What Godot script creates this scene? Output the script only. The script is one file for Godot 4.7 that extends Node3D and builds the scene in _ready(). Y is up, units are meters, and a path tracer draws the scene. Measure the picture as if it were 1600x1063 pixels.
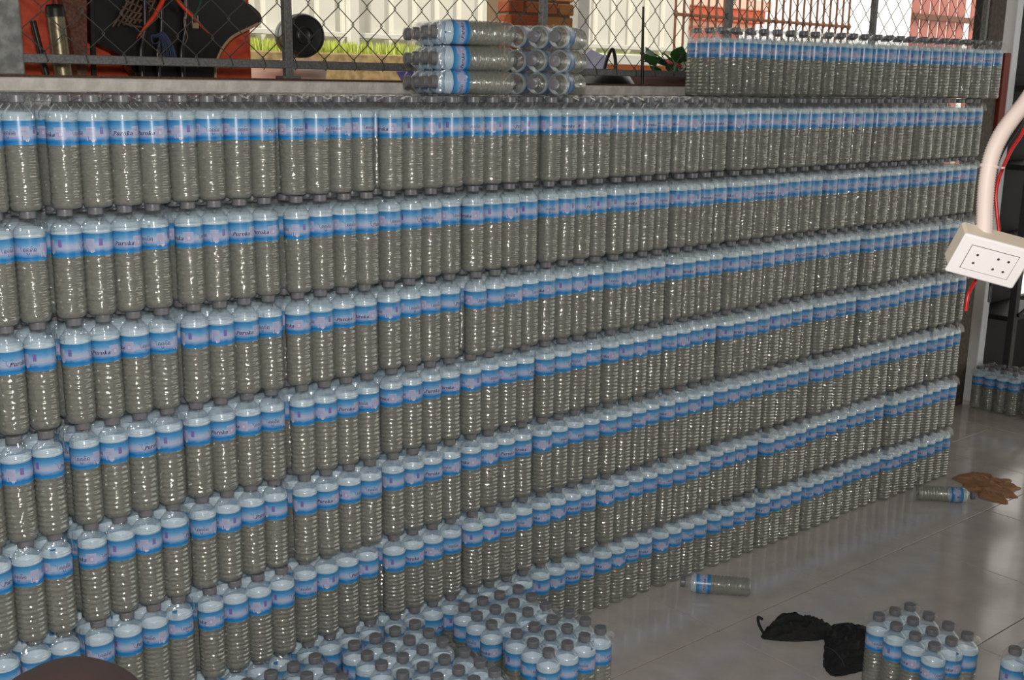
extends Node3D

# ---------------------------------------------------------------- measures (metres)
const TIER := 0.253          # height of one tier of bottles
const STEP := 0.0695         # from bottle to bottle inside a pack
const BOTTLE_R := 0.0343
const COLUMN := 0.291        # from pack to pack along the wall
const FIRST := 0.47          # left edge of the first column of packs
const COLUMNS := 15
const EYE := Vector3(0.0, 1.8055, 2.5331)

var rng := RandomNumberGenerator.new()
var used := {}
var M := {}

func _ready() -> void:
	rng.seed = 20240611
	camera_and_light()
	materials()
	room()
	bottle_meshes()
	packs()
	loose_things()
	socket_and_conduit()
	fence()
	behind_fence()
	outside()
	right_corner()
	person()

# ---------------------------------------------------------------- camera, sky, sun, flash
func camera_and_light() -> void:
	var cam := Camera3D.new()
	cam.name = "camera"
	cam.fov = 34.285
	cam.near = 0.05
	cam.far = 200.0
	cam.transform = Transform3D(Basis(Vector3(0.774186, 0.014234, 0.632799), Vector3(0.132512, 0.973948, -0.184028), Vector3(-0.618932, 0.226325, 0.752130)), EYE)
	add_child(cam)
	cam.current = true

	var env := Environment.new()
	env.background_mode = Environment.BG_COLOR
	env.background_color = Color(0.98, 0.97, 0.93)
	env.background_energy_multiplier = 1.6
	env.tonemap_mode = Environment.TONE_MAPPER_LINEAR
	env.tonemap_exposure = 1.0
	env.sdfgi_enabled = true
	env.ssao_enabled = true
	env.ssil_enabled = true
	var world := WorldEnvironment.new()
	world.name = "world"
	world.environment = env
	add_child(world)

	# the sun stands high behind the photographer; the roof keeps it off the bottles
	var sun := DirectionalLight3D.new()
	sun.name = "sun"
	sun.light_color = Color(1.0, 0.96, 0.88)
	sun.light_energy = 0.9
	sun.light_angular_distance = 0.53
	sun.shadow_enabled = true
	add_child(sun)
	sun.look_at_from_position(Vector3(-7, 8, 4), Vector3(0, 0, 0))

	# the flash of the camera that took the photograph, just above its lens
	var flash := OmniLight3D.new()
	flash.name = "camera_flash"
	flash.light_color = Color(1.0, 0.985, 0.965)
	flash.light_energy = 5.2
	flash.light_size = 0.045
	flash.omni_range = 30.0
	flash.omni_attenuation = 2.0
	flash.shadow_enabled = true
	flash.position = EYE + Vector3(0.01, 0.13, 0.0)
	add_child(flash)

# ---------------------------------------------------------------- helpers
# what dents a turned shape: crumpled plastic, or the knurls of a cap
class Dent:
	var f := FastNoiseLite.new()
	var knurled := false

	func _init() -> void:
		f.frequency = 1.0
		f.fractal_octaves = 2

	func at(t: float, y: float) -> float:
		if knurled:
			return 0.00022 * cos(t * 24.0) if y < 0.248 else 0.0
		var fade := clampf((y - 0.006) / 0.01, 0.0, 1.0) * clampf((0.142 - y) / 0.006, 0.0, 1.0)
		return fade * (0.0015 * f.get_noise_3d(cos(t) * 2.6, sin(t) * 2.6, y * 90.0) + 0.00065 * f.get_noise_3d(cos(t) * 8.0 + 20.0, sin(t) * 8.0, y * 420.0))

class Shape:
	var v := PackedVector3Array()
	var n := PackedVector3Array()
	var uv := PackedVector2Array()
	var ix := PackedInt32Array()

	func point(p: Vector3, normal: Vector3, t := Vector2.ZERO) -> int:
		v.append(p)
		n.append(normal)
		uv.append(t)
		return v.size() - 1

	func tri(a: int, b: int, c: int) -> void:
		# front faces run clockwise, seen from where the normals point
		if (v[b] - v[a]).cross(v[c] - v[a]).dot(n[a] + n[b] + n[c]) > 0.0:
			ix.append_array([a, c, b])
		else:
			ix.append_array([a, b, c])

	func quad(a: int, b: int, c: int, d: int) -> void:
		tri(a, b, c)
		tri(a, c, d)

	func flat(pts: Array, towards: Vector3, uvs: Array = []) -> void:
		var k := []
		for i in pts.size():
			k.append(point(pts[i], towards, uvs[i] if uvs.size() else Vector2.ZERO))
		for i in range(1, pts.size() - 1):
			tri(k[0], k[i], k[i + 1])

	# a box with chamfered edges
	func box(c: Vector3, s: Vector3, bev := 0.0, b := Basis.IDENTITY) -> void:
		var h := s / 2.0
		var e := minf(bev, minf(h.x, minf(h.y, h.z)) * 0.8)
		for axis in 3:
			for sg in [-1.0, 1.0]:
				var u := (axis + 1) % 3
				var w := (axis + 2) % 3
				var pts := []
				var uvs := []
				for q in [[-1, -1], [1, -1], [1, 1], [-1, 1]]:
					var p := Vector3.ZERO
					p[axis] = sg * h[axis]
					p[u] = q[0] * (h[u] - e)
					p[w] = q[1] * (h[w] - e)
					pts.append(c + b * p)
					uvs.append(Vector2(p[u], p[w]))
				var nn := Vector3.ZERO
				nn[axis] = sg
				flat(pts, b * nn, uvs)
		if e <= 0.0:
			return
		for axis in 3:
			var u := (axis + 1) % 3
			var w := (axis + 2) % 3
			for su in [-1.0, 1.0]:
				for sw in [-1.0, 1.0]:
					var pts := []
					for q in [[-1, 0], [1, 0], [1, 1], [-1, 1]]:
						var p := Vector3.ZERO
						p[axis] = q[0] * (h[axis] - e)
						p[u] = su * (h[u] - (e if q[1] else 0.0))
						p[w] = sw * (h[w] - (0.0 if q[1] else e))
						pts.append(c + b * p)
					var nn := Vector3.ZERO
					nn[u] = su
					nn[w] = sw
					flat(pts, (b * nn).normalized())
		for sx in [-1.0, 1.0]:
			for sy in [-1.0, 1.0]:
				for sz in [-1.0, 1.0]:
					var s3 := Vector3(sx, sy, sz)
					var p0 := Vector3(sx * h.x, sy * (h.y - e), sz * (h.z - e))
					var p1 := Vector3(sx * (h.x - e), sy * h.y, sz * (h.z - e))
					var p2 := Vector3(sx * (h.x - e), sy * (h.y - e), sz * h.z)
					flat([c + b * p0, c + b * p1, c + b * p2], (b * s3).normalized())

	# profile of (radius, height) turned about y; dent(angle, height) is added to the radius
	func lathe(prof: Array, seg := 24, at := Transform3D.IDENTITY, dent: Dent = null, inside := false) -> void:
		var rows := []
		for i in prof.size():
			var p: Vector2 = prof[i]
			var a: Vector2 = prof[maxi(i - 1, 0)]
			var b: Vector2 = prof[mini(i + 1, prof.size() - 1)]
			var d := b - a
			var nr := Vector2(d.y, -d.x).normalized()
			if inside:
				nr = -nr
			var row := []
			for k in seg + 1:
				var t := TAU * k / seg
				var r := p.x
				if dent != null and p.x > 0.001:
					r += dent.at(t if k < seg else 0.0, p.y)
				var pos := Vector3(r * cos(t), p.y, r * sin(t))
				var nn := Vector3(nr.x * cos(t), nr.y, nr.x * sin(t))
				row.append(point(at * pos, (at.basis * nn).normalized(), Vector2(1.0 - float(k) / seg, p.y)))
			rows.append(row)
		for i in prof.size() - 1:
			for k in seg:
				quad(rows[i][k], rows[i][k + 1], rows[i + 1][k + 1], rows[i + 1][k])

	# normals from the faces, for shapes that were dented
	func smooth_normals(across: int) -> void:
		var acc := PackedVector3Array()
		acc.resize(v.size())
		for i in range(0, ix.size(), 3):
			var f := (v[ix[i + 2]] - v[ix[i]]).cross(v[ix[i + 1]] - v[ix[i]])
			for k in 3:
				acc[ix[i + k]] += f
		if across > 0:      # join the seam of a lathe
			for r in v.size() / (across + 1):
				var a := r * (across + 1)
				var s := acc[a] + acc[a + across]
				acc[a] = s
				acc[a + across] = s
		for i in v.size():
			if acc[i].length() > 1e-12:
				n[i] = acc[i].normalized()

	# a tube along points; radius may be a number or one number for each point
	func tube(pts: Array, radius, seg := 8, caps := true) -> void:
		var rows := []
		var side := Vector3.ZERO
		for i in pts.size():
			var d: Vector3 = (pts[mini(i + 1, pts.size() - 1)] - pts[maxi(i - 1, 0)]).normalized()
			if side == Vector3.ZERO:
				side = d.cross(Vector3.UP if absf(d.y) < 0.9 else Vector3.RIGHT).normalized()
			side = (side - d * side.dot(d)).normalized()
			var up := side.cross(d)
			var r: float = radius[i] if radius is Array else radius
			var row := []
			for k in seg + 1:
				var t := TAU * k / seg
				var o := side * cos(t) + up * sin(t)
				row.append(point(pts[i] + o * r, o, Vector2(float(k) / seg, i)))
			rows.append(row)
		for i in pts.size() - 1:
			for k in seg:
				quad(rows[i][k], rows[i][k + 1], rows[i + 1][k + 1], rows[i + 1][k])
		if caps:
			for e in [0, pts.size() - 1]:
				var d: Vector3 = (pts[0] - pts[1]) if e == 0 else (pts[e] - pts[e - 1])
				var ring := []
				for k in seg:
					ring.append(v[rows[e][k]])
				flat(ring, d.normalized())

	# an outline in x and y made thick along z, from z0 to z1
	func slab(outline: Array, z0: float, z1: float) -> void:
		var poly := PackedVector2Array(outline)
		var t := Geometry2D.triangulate_polygon(poly)
		for side in [[z0, -1.0], [z1, 1.0]]:
			var base := v.size()
			for p in poly:
				point(Vector3(p.x, p.y, side[0]), Vector3(0, 0, side[1]), p)
			for i in range(0, t.size(), 3):
				tri(base + t[i], base + t[i + 1], base + t[i + 2])
		var area := 0.0
		for i in poly.size():
			area += poly[i].cross(poly[(i + 1) % poly.size()])
		for i in poly.size():
			var a := poly[i]
			var b := poly[(i + 1) % poly.size()]
			var nn := Vector2(b.y - a.y, a.x - b.x).normalized() * signf(area)
			flat([Vector3(a.x, a.y, z0), Vector3(b.x, b.y, z0), Vector3(b.x, b.y, z1), Vector3(a.x, a.y, z1)], Vector3(nn.x, nn.y, 0))

func commit(shapes: Array) -> ArrayMesh:
	# shapes: [Shape, material, Shape, material ...]; one surface each
	var mesh := ArrayMesh.new()
	for i in range(0, shapes.size(), 2):
		var s: Shape = shapes[i]
		var a := []
		a.resize(Mesh.ARRAY_MAX)
		a[Mesh.ARRAY_VERTEX] = s.v
		a[Mesh.ARRAY_NORMAL] = s.n
		a[Mesh.ARRAY_TEX_UV] = s.uv
		a[Mesh.ARRAY_INDEX] = s.ix
		mesh.add_surface_from_arrays(Mesh.PRIMITIVE_TRIANGLES, a)
		mesh.surface_set_material(mesh.get_surface_count() - 1, shapes[i + 1])
	return mesh

func numbered(called: String) -> String:
	var k: int = used.get(called, 0)
	used[called] = k + 1
	return called if k == 0 else "%s_%03d" % [called, k]

func node_of(called: String, mesh: Mesh, parent: Node = null) -> MeshInstance3D:
	var o := MeshInstance3D.new()
	o.mesh = mesh
	o.name = numbered(called) if parent == null else called
	(self if parent == null else parent).add_child(o, true)
	return o

func part(called: String, s: Shape, m: Material, parent: Node) -> MeshInstance3D:
	return node_of(called, commit([s, m]), parent)

func tag(o: Node, label: String, category: String, group := "") -> void:
	o.set_meta("label", label)
	o.set_meta("category", category)
	if group != "":
		o.set_meta("group", group)

func thing(called: String, label: String, category: String, at := Vector3.ZERO, group := "") -> Node3D:
	var o := Node3D.new()
	o.name = numbered(called)
	add_child(o)
	o.position = at
	tag(o, label, category, group)
	return o

func structure(called: String, s: Shape, m: Material) -> MeshInstance3D:
	var o := node_of(called, commit([s, m]))
	o.set_meta("kind", "structure")
	return o

func box_shape(c: Vector3, s: Vector3, bev := 0.0, b := Basis.IDENTITY) -> Shape:
	var sh := Shape.new()
	sh.box(c, s, bev, b)
	return sh

func tube_shape(pts: Array, r, seg := 8) -> Shape:
	var sh := Shape.new()
	sh.tube(pts, r, seg)
	return sh

func lathe_shape(prof: Array, seg := 24, at := Transform3D.IDENTITY) -> Shape:
	var sh := Shape.new()
	sh.lathe(prof, seg, at)
	return sh

# a smooth line through points
func curve(pts: Array, per := 6) -> Array:
	var out := []
	for i in pts.size() - 1:
		var p0 = pts[maxi(i - 1, 0)]
		var p1 = pts[i]
		var p2 = pts[i + 1]
		var p3 = pts[mini(i + 2, pts.size() - 1)]
		for k in per:
			var t := float(k) / per
			out.append(0.5 * ((2.0 * p1) + (p2 - p0) * t + (2.0 * p0 - 5.0 * p1 + 4.0 * p2 - p3) * t * t + (3.0 * p1 - p0 - 3.0 * p2 + p3) * t * t * t))
	out.append(pts[-1])
	return out

# ---------------------------------------------------------------- materials
func mat(called: String, c: Color, rough := 0.6, metal := 0.0, spec := 0.5) -> StandardMaterial3D:
	var m := StandardMaterial3D.new()
	m.resource_name = called
	m.albedo_color = c
	m.roughness = rough
	m.metallic = metal
	m.metallic_specular = spec
	if c.a < 1.0:
		m.transparency = BaseMaterial3D.TRANSPARENCY_ALPHA
	M[called] = m
	return m

func noise_texture(freq: float, seed_: int, size := 512, ramp: Array = [], kind := FastNoiseLite.TYPE_SIMPLEX_SMOOTH, octaves := 4) -> NoiseTexture2D:
	var f := FastNoiseLite.new()
	f.seed = seed_
	f.noise_type = kind
	f.frequency = freq
	f.fractal_octaves = octaves
	var t := NoiseTexture2D.new()
	t.noise = f
	t.width = size
	t.height = size
	t.seamless = true
	if ramp.size():
		var g := Gradient.new()
		g.offsets = PackedFloat32Array(ramp[0])
		g.colors = PackedColorArray(ramp[1])
		t.color_ramp = g
	return t

# colour in patches between two tones, laid over in metres
func mottled(called: String, a: Color, b: Color, scale: float, rough: float, metal := 0.0, bump := 0.0, freq := 0.02, seed_ := 1) -> StandardMaterial3D:
	var m := mat(called, Color.WHITE, rough, metal)
	m.albedo_texture = noise_texture(freq, seed_, 512, [[0.25, 0.75], [a, b]])
	m.uv1_triplanar = true
	m.uv1_world_triplanar = true
	m.uv1_scale = Vector3.ONE * scale
	if bump > 0.0:
		m.heightmap_enabled = true
		m.heightmap_scale = bump
		m.heightmap_texture = noise_texture(freq * 3.0, seed_ + 7, 512)
	return m

func materials() -> void:
	# water seen through ribbed clear plastic
	var w := mat("water_in_bottle", Color(0.64, 0.65, 0.62, 0.16), 0.08, 0.42, 0.8)
	mat("clear_plastic", Color(0.82, 0.90, 0.95, 0.012), 0.07, 0.0, 0.5)
	var cap := mat("cap_plastic", Color(0.41, 0.415, 0.435), 0.34, 0.0, 0.5)
	cap.subsurf_scatter_enabled = false
	var film := mat("shrink_film", Color(0.92, 0.93, 0.95, 0.005), 0.09, 0.0, 0.45)
	film.heightmap_enabled = true
	film.heightmap_scale = 0.35
	film.heightmap_texture = noise_texture(0.018, 15, 512, [], FastNoiseLite.TYPE_SIMPLEX_SMOOTH, 5)
	film.uv1_scale = Vector3(4.0, 4.0, 1.0)
	mat("thick_plastic", Color(0.84, 0.93, 0.98, 0.34), 0.08, 0.12, 0.8)
	mat("label_back", Color(0.86, 0.93, 0.98), 0.5)
	var lab := mat("label_print", Color.WHITE, 0.28, 0.0, 0.5)
	lab.albedo_texture = label_print()
	lab.texture_repeat = true

	# setting
	mottled("floor_tile", Color(0.70, 0.67, 0.655), Color(0.735, 0.705, 0.69), 0.9, 0.12, 0.0, 0.0, 0.012, 3)
	var ft: StandardMaterial3D = M.floor_tile
	ft.metallic_specular = 0.7
	ft.heightmap_enabled = true
	ft.heightmap_scale = 0.005
	ft.heightmap_texture = noise_texture(0.09, 31, 512)
	mottled("grout", Color(0.27, 0.17, 0.12), Color(0.33, 0.22, 0.16), 3.0, 0.8)
	mottled("concrete", Color(0.40, 0.41, 0.40), Color(0.52, 0.53, 0.52), 2.2, 0.85, 0.0, 0.15, 0.02, 11)
	mottled("render_grey", Color(0.74, 0.725, 0.70), Color(0.82, 0.80, 0.78), 2.0, 0.85, 0.0, 0.12, 0.02, 12)
	mottled("ceiling_sheet", Color(0.42, 0.41, 0.40), Color(0.5, 0.49, 0.47), 1.0, 0.7)
	mottled("wall_paint", Color(0.52, 0.50, 0.47), Color(0.6, 0.58, 0.55), 0.8, 0.8)
	mottled("rusty_brown", Color(0.24, 0.15, 0.09), Color(0.36, 0.25, 0.16), 8.0, 0.8)
	mottled("steel_grey", Color(0.34, 0.34, 0.34), Color(0.43, 0.43, 0.42), 6.0, 0.5, 0.2, 0.0, 0.03, 6)
	mottled("galvanised_wire", Color(0.23, 0.22, 0.20), Color(0.32, 0.31, 0.29), 30.0, 0.5, 0.3)
	mottled("red_paint", Color(0.70, 0.23, 0.11), Color(0.77, 0.29, 0.15), 2.0, 0.55, 0.0, 0.0, 0.02, 9)
	mottled("brass_metal", Color(0.42, 0.39, 0.31), Color(0.50, 0.47, 0.38), 9.0, 0.38, 0.6, 0.0, 0.02, 8)
	mat("dark_iron", Color(0.16, 0.155, 0.14), 0.45, 0.6)
	mottled("old_wood", Color(0.30, 0.16, 0.11), Color(0.42, 0.26, 0.19), 7.0, 0.7)
	mat("black_vinyl", Color(0.055, 0.052, 0.05), 0.36)
	mat("tan_edge", Color(0.66, 0.52, 0.40), 0.6)
	mat("orange_strap", Color(0.78, 0.22, 0.09), 0.5)
	mat("weave_brown", Color(0.36, 0.27, 0.20), 0.6)
	mat("blue_rope", Color(0.16, 0.20, 0.31), 0.8)
	mat("green_cord", Color(0.02, 0.25, 0.19), 0.7)
	mat("buckle_metal", Color(0.72, 0.62, 0.52), 0.3, 0.7)
	mat("white_sheet", Color(0.86, 0.855, 0.82), 0.55)
	mat("white_paint", Color(0.86, 0.86, 0.84), 0.5)
	mottled("plinth_tan", Color(0.50, 0.43, 0.30), Color(0.62, 0.55, 0.40), 1.2, 0.9)
	mat("grass_blade", Color(0.70, 0.76, 0.34), 0.7)
	mottled("yard_ground", Color(0.62, 0.56, 0.48), Color(0.7, 0.64, 0.56), 0.7, 0.9)
	for k in 3:
		mottled("brick_%d" % k, [Color(0.50, 0.24, 0.13), Color(0.56, 0.32, 0.18), Color(0.62, 0.42, 0.24)][k], [Color(0.58, 0.30, 0.17), Color(0.64, 0.38, 0.22), Color(0.68, 0.47, 0.28)][k], 9.0, 0.9, 0.0, 0.1)
	mat("mortar", Color(0.45, 0.38, 0.3), 0.9)
	mat("coral_paint", Color(0.86, 0.42, 0.31), 0.7)
	mat("coral_pale", Color(0.90, 0.74, 0.68), 0.7)
	mat("dark_door", Color(0.25, 0.13, 0.11), 0.5)
	mat("orange_wall", Color(0.82, 0.47, 0.24), 0.8)
	mat("gate_bar", Color(0.42, 0.27, 0.19), 0.6)
	mat("pink_slat", Color(0.68, 0.42, 0.38), 0.6)
	mat("black_plastic", Color(0.05, 0.055, 0.055), 0.3)
	mat("pale_plastic", Color(0.86, 0.76, 0.72), 0.45)
	mat("blue_plastic", Color(0.13, 0.14, 0.52), 0.35)
	mat("paper_white", Color(0.80, 0.80, 0.92), 0.7)
	mat("purple_brown", Color(0.30, 0.21, 0.20), 0.7)
	var leaf := mat("leaf_green", Color(0.10, 0.26, 0.13), 0.5)
	leaf.backlight_enabled = true
	leaf.backlight = Color(0.12, 0.25, 0.08)
	mat("flower_red", Color(0.62, 0.2, 0.2), 0.6)
	# corner
	mottled("pillar_brown", Color(0.24, 0.20, 0.17), Color(0.31, 0.27, 0.23), 3.0, 0.7)
	mat("red_board", Color(0.45, 0.13, 0.08), 0.6)
	mat("frame_white", Color(0.84, 0.85, 0.87), 0.45)
	mat("rack_dark", Color(0.09, 0.09, 0.09), 0.5, 0.3)
	mat("rack_grey", Color(0.22, 0.22, 0.22), 0.5, 0.3)
	mat("tan_upright", Color(0.62, 0.45, 0.33), 0.6)
	mat("socket_cream", Color(0.80, 0.75, 0.68), 0.45)
	mat("socket_plate", Color(0.83, 0.82, 0.82), 0.35)
	mat("socket_line", Color(0.2, 0.2, 0.22), 0.6)
	mat("conduit_white", Color(0.78, 0.72, 0.69), 0.5)
	mat("wire_red", Color(0.60, 0.04, 0.06), 0.4)
	mat("wire_black", Color(0.04, 0.04, 0.045), 0.4)
	# cloths
	mottled("black_denim", Color(0.035, 0.042, 0.045), Color(0.085, 0.095, 0.098), 14.0, 0.85, 0.0, 0.06, 0.03, 21)
	mat("denim_stitch", Color(0.17, 0.19, 0.19), 0.8)
	mottled("brown_cloth", Color(0.58, 0.42, 0.30), Color(0.66, 0.49, 0.36), 10.0, 0.8, 0.0, 0.06, 0.03, 22)
	# person
	mottled("hair", Color(0.10, 0.022, 0.012), Color(0.16, 0.036, 0.018), 30.0, 0.9, 0.0, 0.1, 0.04, 23)
	mat("skin", Color(0.45, 0.26, 0.18), 0.5)
	mat("shirt", Color(0.35, 0.36, 0.40), 0.85)
	mat("shorts", Color(0.13, 0.15, 0.22), 0.85)

# ---------------------------------------------------------------- the print of the labels
func fill_triangle(im: Image, a: Vector2, b: Vector2, c: Vector2, col: Color) -> void:
	var lo := Vector2i(a.min(b).min(c).floor())
	var hi := Vector2i(a.max(b).max(c).ceil())
	var d := (b - a).cross(c - a)
	if absf(d) < 1e-6:
		return
	for y in range(maxi(lo.y, 0), mini(hi.y + 1, im.get_height())):
		for x in range(maxi(lo.x, 0), mini(hi.x + 1, im.get_width())):
			var p := Vector2(x + 0.5, y + 0.5)
			var u := (b - p).cross(c - p) / d
			var v := (c - p).cross(a - p) / d
			if u >= -0.02 and v >= -0.02 and u + v <= 1.02:
				im.set_pixel(x, y, col)

func print_word(im: Image, word: String, at: Vector2, height: float, col: Color, slant := 0.0, font := "Droid Serif") -> void:
	var f := SystemFont.new()
	f.font_names = PackedStringArray([font])
	f.font_italic = slant != 0.0
	f.font_weight = 700
	var t := TextMesh.new()
	t.text = word
	t.font = f
	t.font_size = 64
	t.pixel_size = 1.0
	t.depth = 0.0
	t.horizontal_alignment = HORIZONTAL_ALIGNMENT_LEFT
	var arr := t.get_mesh_arrays()
	var v: PackedVector3Array = arr[Mesh.ARRAY_VERTEX]
	var ix: PackedInt32Array = arr[Mesh.ARRAY_INDEX] if arr[Mesh.ARRAY_INDEX] != null else PackedInt32Array(range(v.size()))
	var s := height / 64.0
	for i in range(0, ix.size(), 3):
		var q := []
		for k in 3:
			var p := v[ix[i + k]]
			q.append(at + Vector2(p.x * s + p.y * s * slant, -p.y * s))
		fill_triangle(im, q[0], q[1], q[2], col)

func stroke(im: Image, pts: Array, width: float, col: Color) -> void:
	var line := curve(pts, 8)
	for i in line.size() - 1:
		var a: Vector2 = line[i]
		var b: Vector2 = line[i + 1]
		var steps := maxi(1, int(a.distance_to(b) * 2.0))
		for k in steps + 1:
			var p := a.lerp(b, float(k) / steps)
			for y in range(int(p.y - width), int(p.y + width) + 1):
				for x in range(int(p.x - width), int(p.x + width) + 1):
					if Vector2(x, y).distance_to(p) <= width / 2.0 and x >= 0 and y >= 0 and x < im.get_width() and y < im.get_height():
						im.set_pixel(x, y, col)

func label_print() -> ImageTexture:
	var w := 1024
	var h := 256
	var im := Image.create(w, h, false, Image.FORMAT_RGB8)
	var cloud := FastNoiseLite.new()
	cloud.seed = 4
	cloud.frequency = 0.012
	var g := Gradient.new()
	g.offsets = PackedFloat32Array([0.0, 0.07, 0.28, 0.45, 0.6, 0.72, 0.86, 1.0])
	g.colors = PackedColorArray([Color(0.20, 0.47, 0.66), Color(0.18, 0.48, 0.70), Color(0.36, 0.58, 0.76), Color(0.58, 0.66, 0.78), Color(0.66, 0.66, 0.76), Color(0.44, 0.60, 0.78), Color(0.10, 0.43, 0.67), Color(0.14, 0.53, 0.77)])
	for y in h:
		for x in w:
			var t := (y + 0.5) / h + 0.05 * cloud.get_noise_2d(x * 0.6, y * 3.0)
			im.set_pixel(x, y, g.sample(clampf(t, 0.0, 1.0)))
	var navy := Color(0.06, 0.05, 0.26)
	var pale := Color(0.63, 0.66, 0.78)
	var violet := Color(0.30, 0.24, 0.55)
	var redline := Color(0.70, 0.42, 0.52)
	# pale panels with small print
	im.fill_rect(Rect2i(300, 62, 120, 130), Color(0.62, 0.66, 0.78))
	im.fill_rect(Rect2i(700, 62, 96, 150), pale)
	for r in 9:
		im.fill_rect(Rect2i(312, 74 + r * 13, 70 + int(rng.randf() * 28), 3), Color(0.58, 0.50, 0.66))
	for r in 6:
		im.fill_rect(Rect2i(708, 74 + r * 13, 54 + int(rng.randf() * 26), 3), Color(0.60, 0.52, 0.66))
	im.fill_rect(Rect2i(345, 110, 44, 50), Color(0.55, 0.47, 0.64))
	im.fill_rect(Rect2i(349, 114, 36, 42), Color(0.72, 0.71, 0.81))
	# tick and little square
	im.fill_rect(Rect2i(716, 160, 5, 50), Color(0.10, 0.25, 0.58))
	im.fill_rect(Rect2i(716, 205, 26, 5), Color(0.10, 0.25, 0.58))
	im.fill_rect(Rect2i(752, 200, 26, 24), Color(0.80, 0.84, 0.88))
	im.fill_rect(Rect2i(758, 206, 14, 12), Color(0.45, 0.58, 0.72))
	# bar code block
	im.fill_rect(Rect2i(842, 58, 40, 80), Color(0.55, 0.50, 0.72))
	for r in 14:
		im.fill_rect(Rect2i(842, 60 + r * 6 - (r % 3), 40, 3), violet)
	# the name, in Latin letters
	print_word(im, "Puroka", Vector2(92, 142), 60.0, navy, 0.34)
	stroke(im, [Vector2(70, 92), Vector2(60, 120), Vector2(68, 150), Vector2(92, 170)], 4.0, Color(0.12, 0.22, 0.48))
	stroke(im, [Vector2(30, 82), Vector2(46, 96), Vector2(58, 100)], 4.0, Color(0.20, 0.36, 0.60))
	stroke(im, [Vector2(92, 96), Vector2(112, 86), Vector2(134, 92)], 4.0, Color(0.20, 0.36, 0.60))
	im.fill_rect(Rect2i(96, 172, 150, 4), redline)
	im.fill_rect(Rect2i(150, 222, 90, 5), Color(0.08, 0.30, 0.60))
	# and in round local letters
	var kh := Color(0.10, 0.12, 0.36)
	for k in 4:
		var x := 520.0 + k * 36.0
		stroke(im, [Vector2(x, 150), Vector2(x + 2, 122), Vector2(x + 14, 114), Vector2(x + 24, 124), Vector2(x + 24, 152)], 5.0, kh)
		stroke(im, [Vector2(x + 4, 138), Vector2(x + 12, 130), Vector2(x + 12, 152)], 4.0, kh)
	stroke(im, [Vector2(556, 162), Vector2(562, 182), Vector2(578, 180), Vector2(582, 164)], 5.0, kh)
	stroke(im, [Vector2(596, 104), Vector2(608, 92), Vector2(622, 102)], 4.0, kh)
	stroke(im, [Vector2(500, 96), Vector2(494, 124), Vector2(506, 152)], 4.0, Color(0.12, 0.22, 0.48))
	stroke(im, [Vector2(466, 86), Vector2(480, 98), Vector2(490, 102)], 4.0, Color(0.20, 0.36, 0.60))
	im.fill_rect(Rect2i(590, 170, 80, 4), redline)
	im.fill_rect(Rect2i(520, 222, 100, 5), Color(0.08, 0.30, 0.60))
	# small print under the bar code
	for r in 3:
		im.fill_rect(Rect2i(846, 190 + r * 10, 40 + r * 8, 3), Color(0.12, 0.34, 0.62))
	return ImageTexture.create_from_image(im)

# ---------------------------------------------------------------- room
func room() -> void:
	# floor: slab with joints, tiles 0.6 m apart
	var slab := structure("floor", box_shape(Vector3(3.0, -0.062, 1.6), Vector3(11.2, 0.116, 6.4)), M.grout)
	var tile := commit([box_shape(Vector3.ZERO, Vector3(0.595, 0.012, 0.595), 0.0006), M.floor_tile])
	for i in range(-8, 9):
		for j in range(-2, 6):
			var t := node_of("tile", tile, slab)
			t.position = Vector3(2.741 + 0.6 * (i + 0.5), -0.006, 0.334 + 0.6 * (j + 0.5))
	# half wall behind the bottles, its step, its coping
	var s := Shape.new()
	s.box(Vector3(1.65, 0.884, -0.56), Vector3(7.3, 1.768, 0.16))
	s.box(Vector3(1.415, 0.758, -0.355), Vector3(6.83, 1.516, 0.27))
	structure("wall_back", s, M.concrete)
	structure("trim_1", box_shape(Vector3(1.65, 1.787, -0.555), Vector3(7.3, 0.038, 0.13), 0.004), M.render_grey)
	structure("trim_2", box_shape(Vector3(1.65, 1.808, -0.552), Vector3(7.3, 0.006, 0.136), 0.001), M.rusty_brown)
	# roof and the walls that are not in the picture
	structure("ceiling", box_shape(Vector3(3.0, 3.15, 1.7), Vector3(11.4, 0.12, 6.4)), M.ceiling_sheet)
	structure("wall_left", box_shape(Vector3(-2.06, 1.5, 1.6), Vector3(0.12, 3.2, 6.4)), M.wall_paint)
	# the shop front behind the photographer is open between a lintel and a side pier
	var fw := Shape.new()
	fw.box(Vector3(3.0, 2.95, 4.86), Vector3(11.2, 0.3, 0.12))
	fw.box(Vector3(1.2, 1.4, 4.86), Vector3(6.6, 2.8, 0.12))
	structure("wall_front", fw, M.wall_paint)
	var r := Shape.new()
	r.box(Vector3(8.66, 1.5, -0.2), Vector3(0.12, 3.2, 1.6))
	r.box(Vector3(8.66, 2.95, 2.7), Vector3(0.12, 0.3, 4.4))
	structure("wall_right", r, M.wall_paint)

# ---------------------------------------------------------------- bottles
var body_mesh := []
var cap_mesh: ArrayMesh
var label_mesh: ArrayMesh
var film_mesh := []

func body_radius(y: float) -> float:
	# ribs between base and label
	return BOTTLE_R - 0.0018 * (0.5 - 0.5 * cos(TAU * (y - 0.014) / 0.0124))

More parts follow.
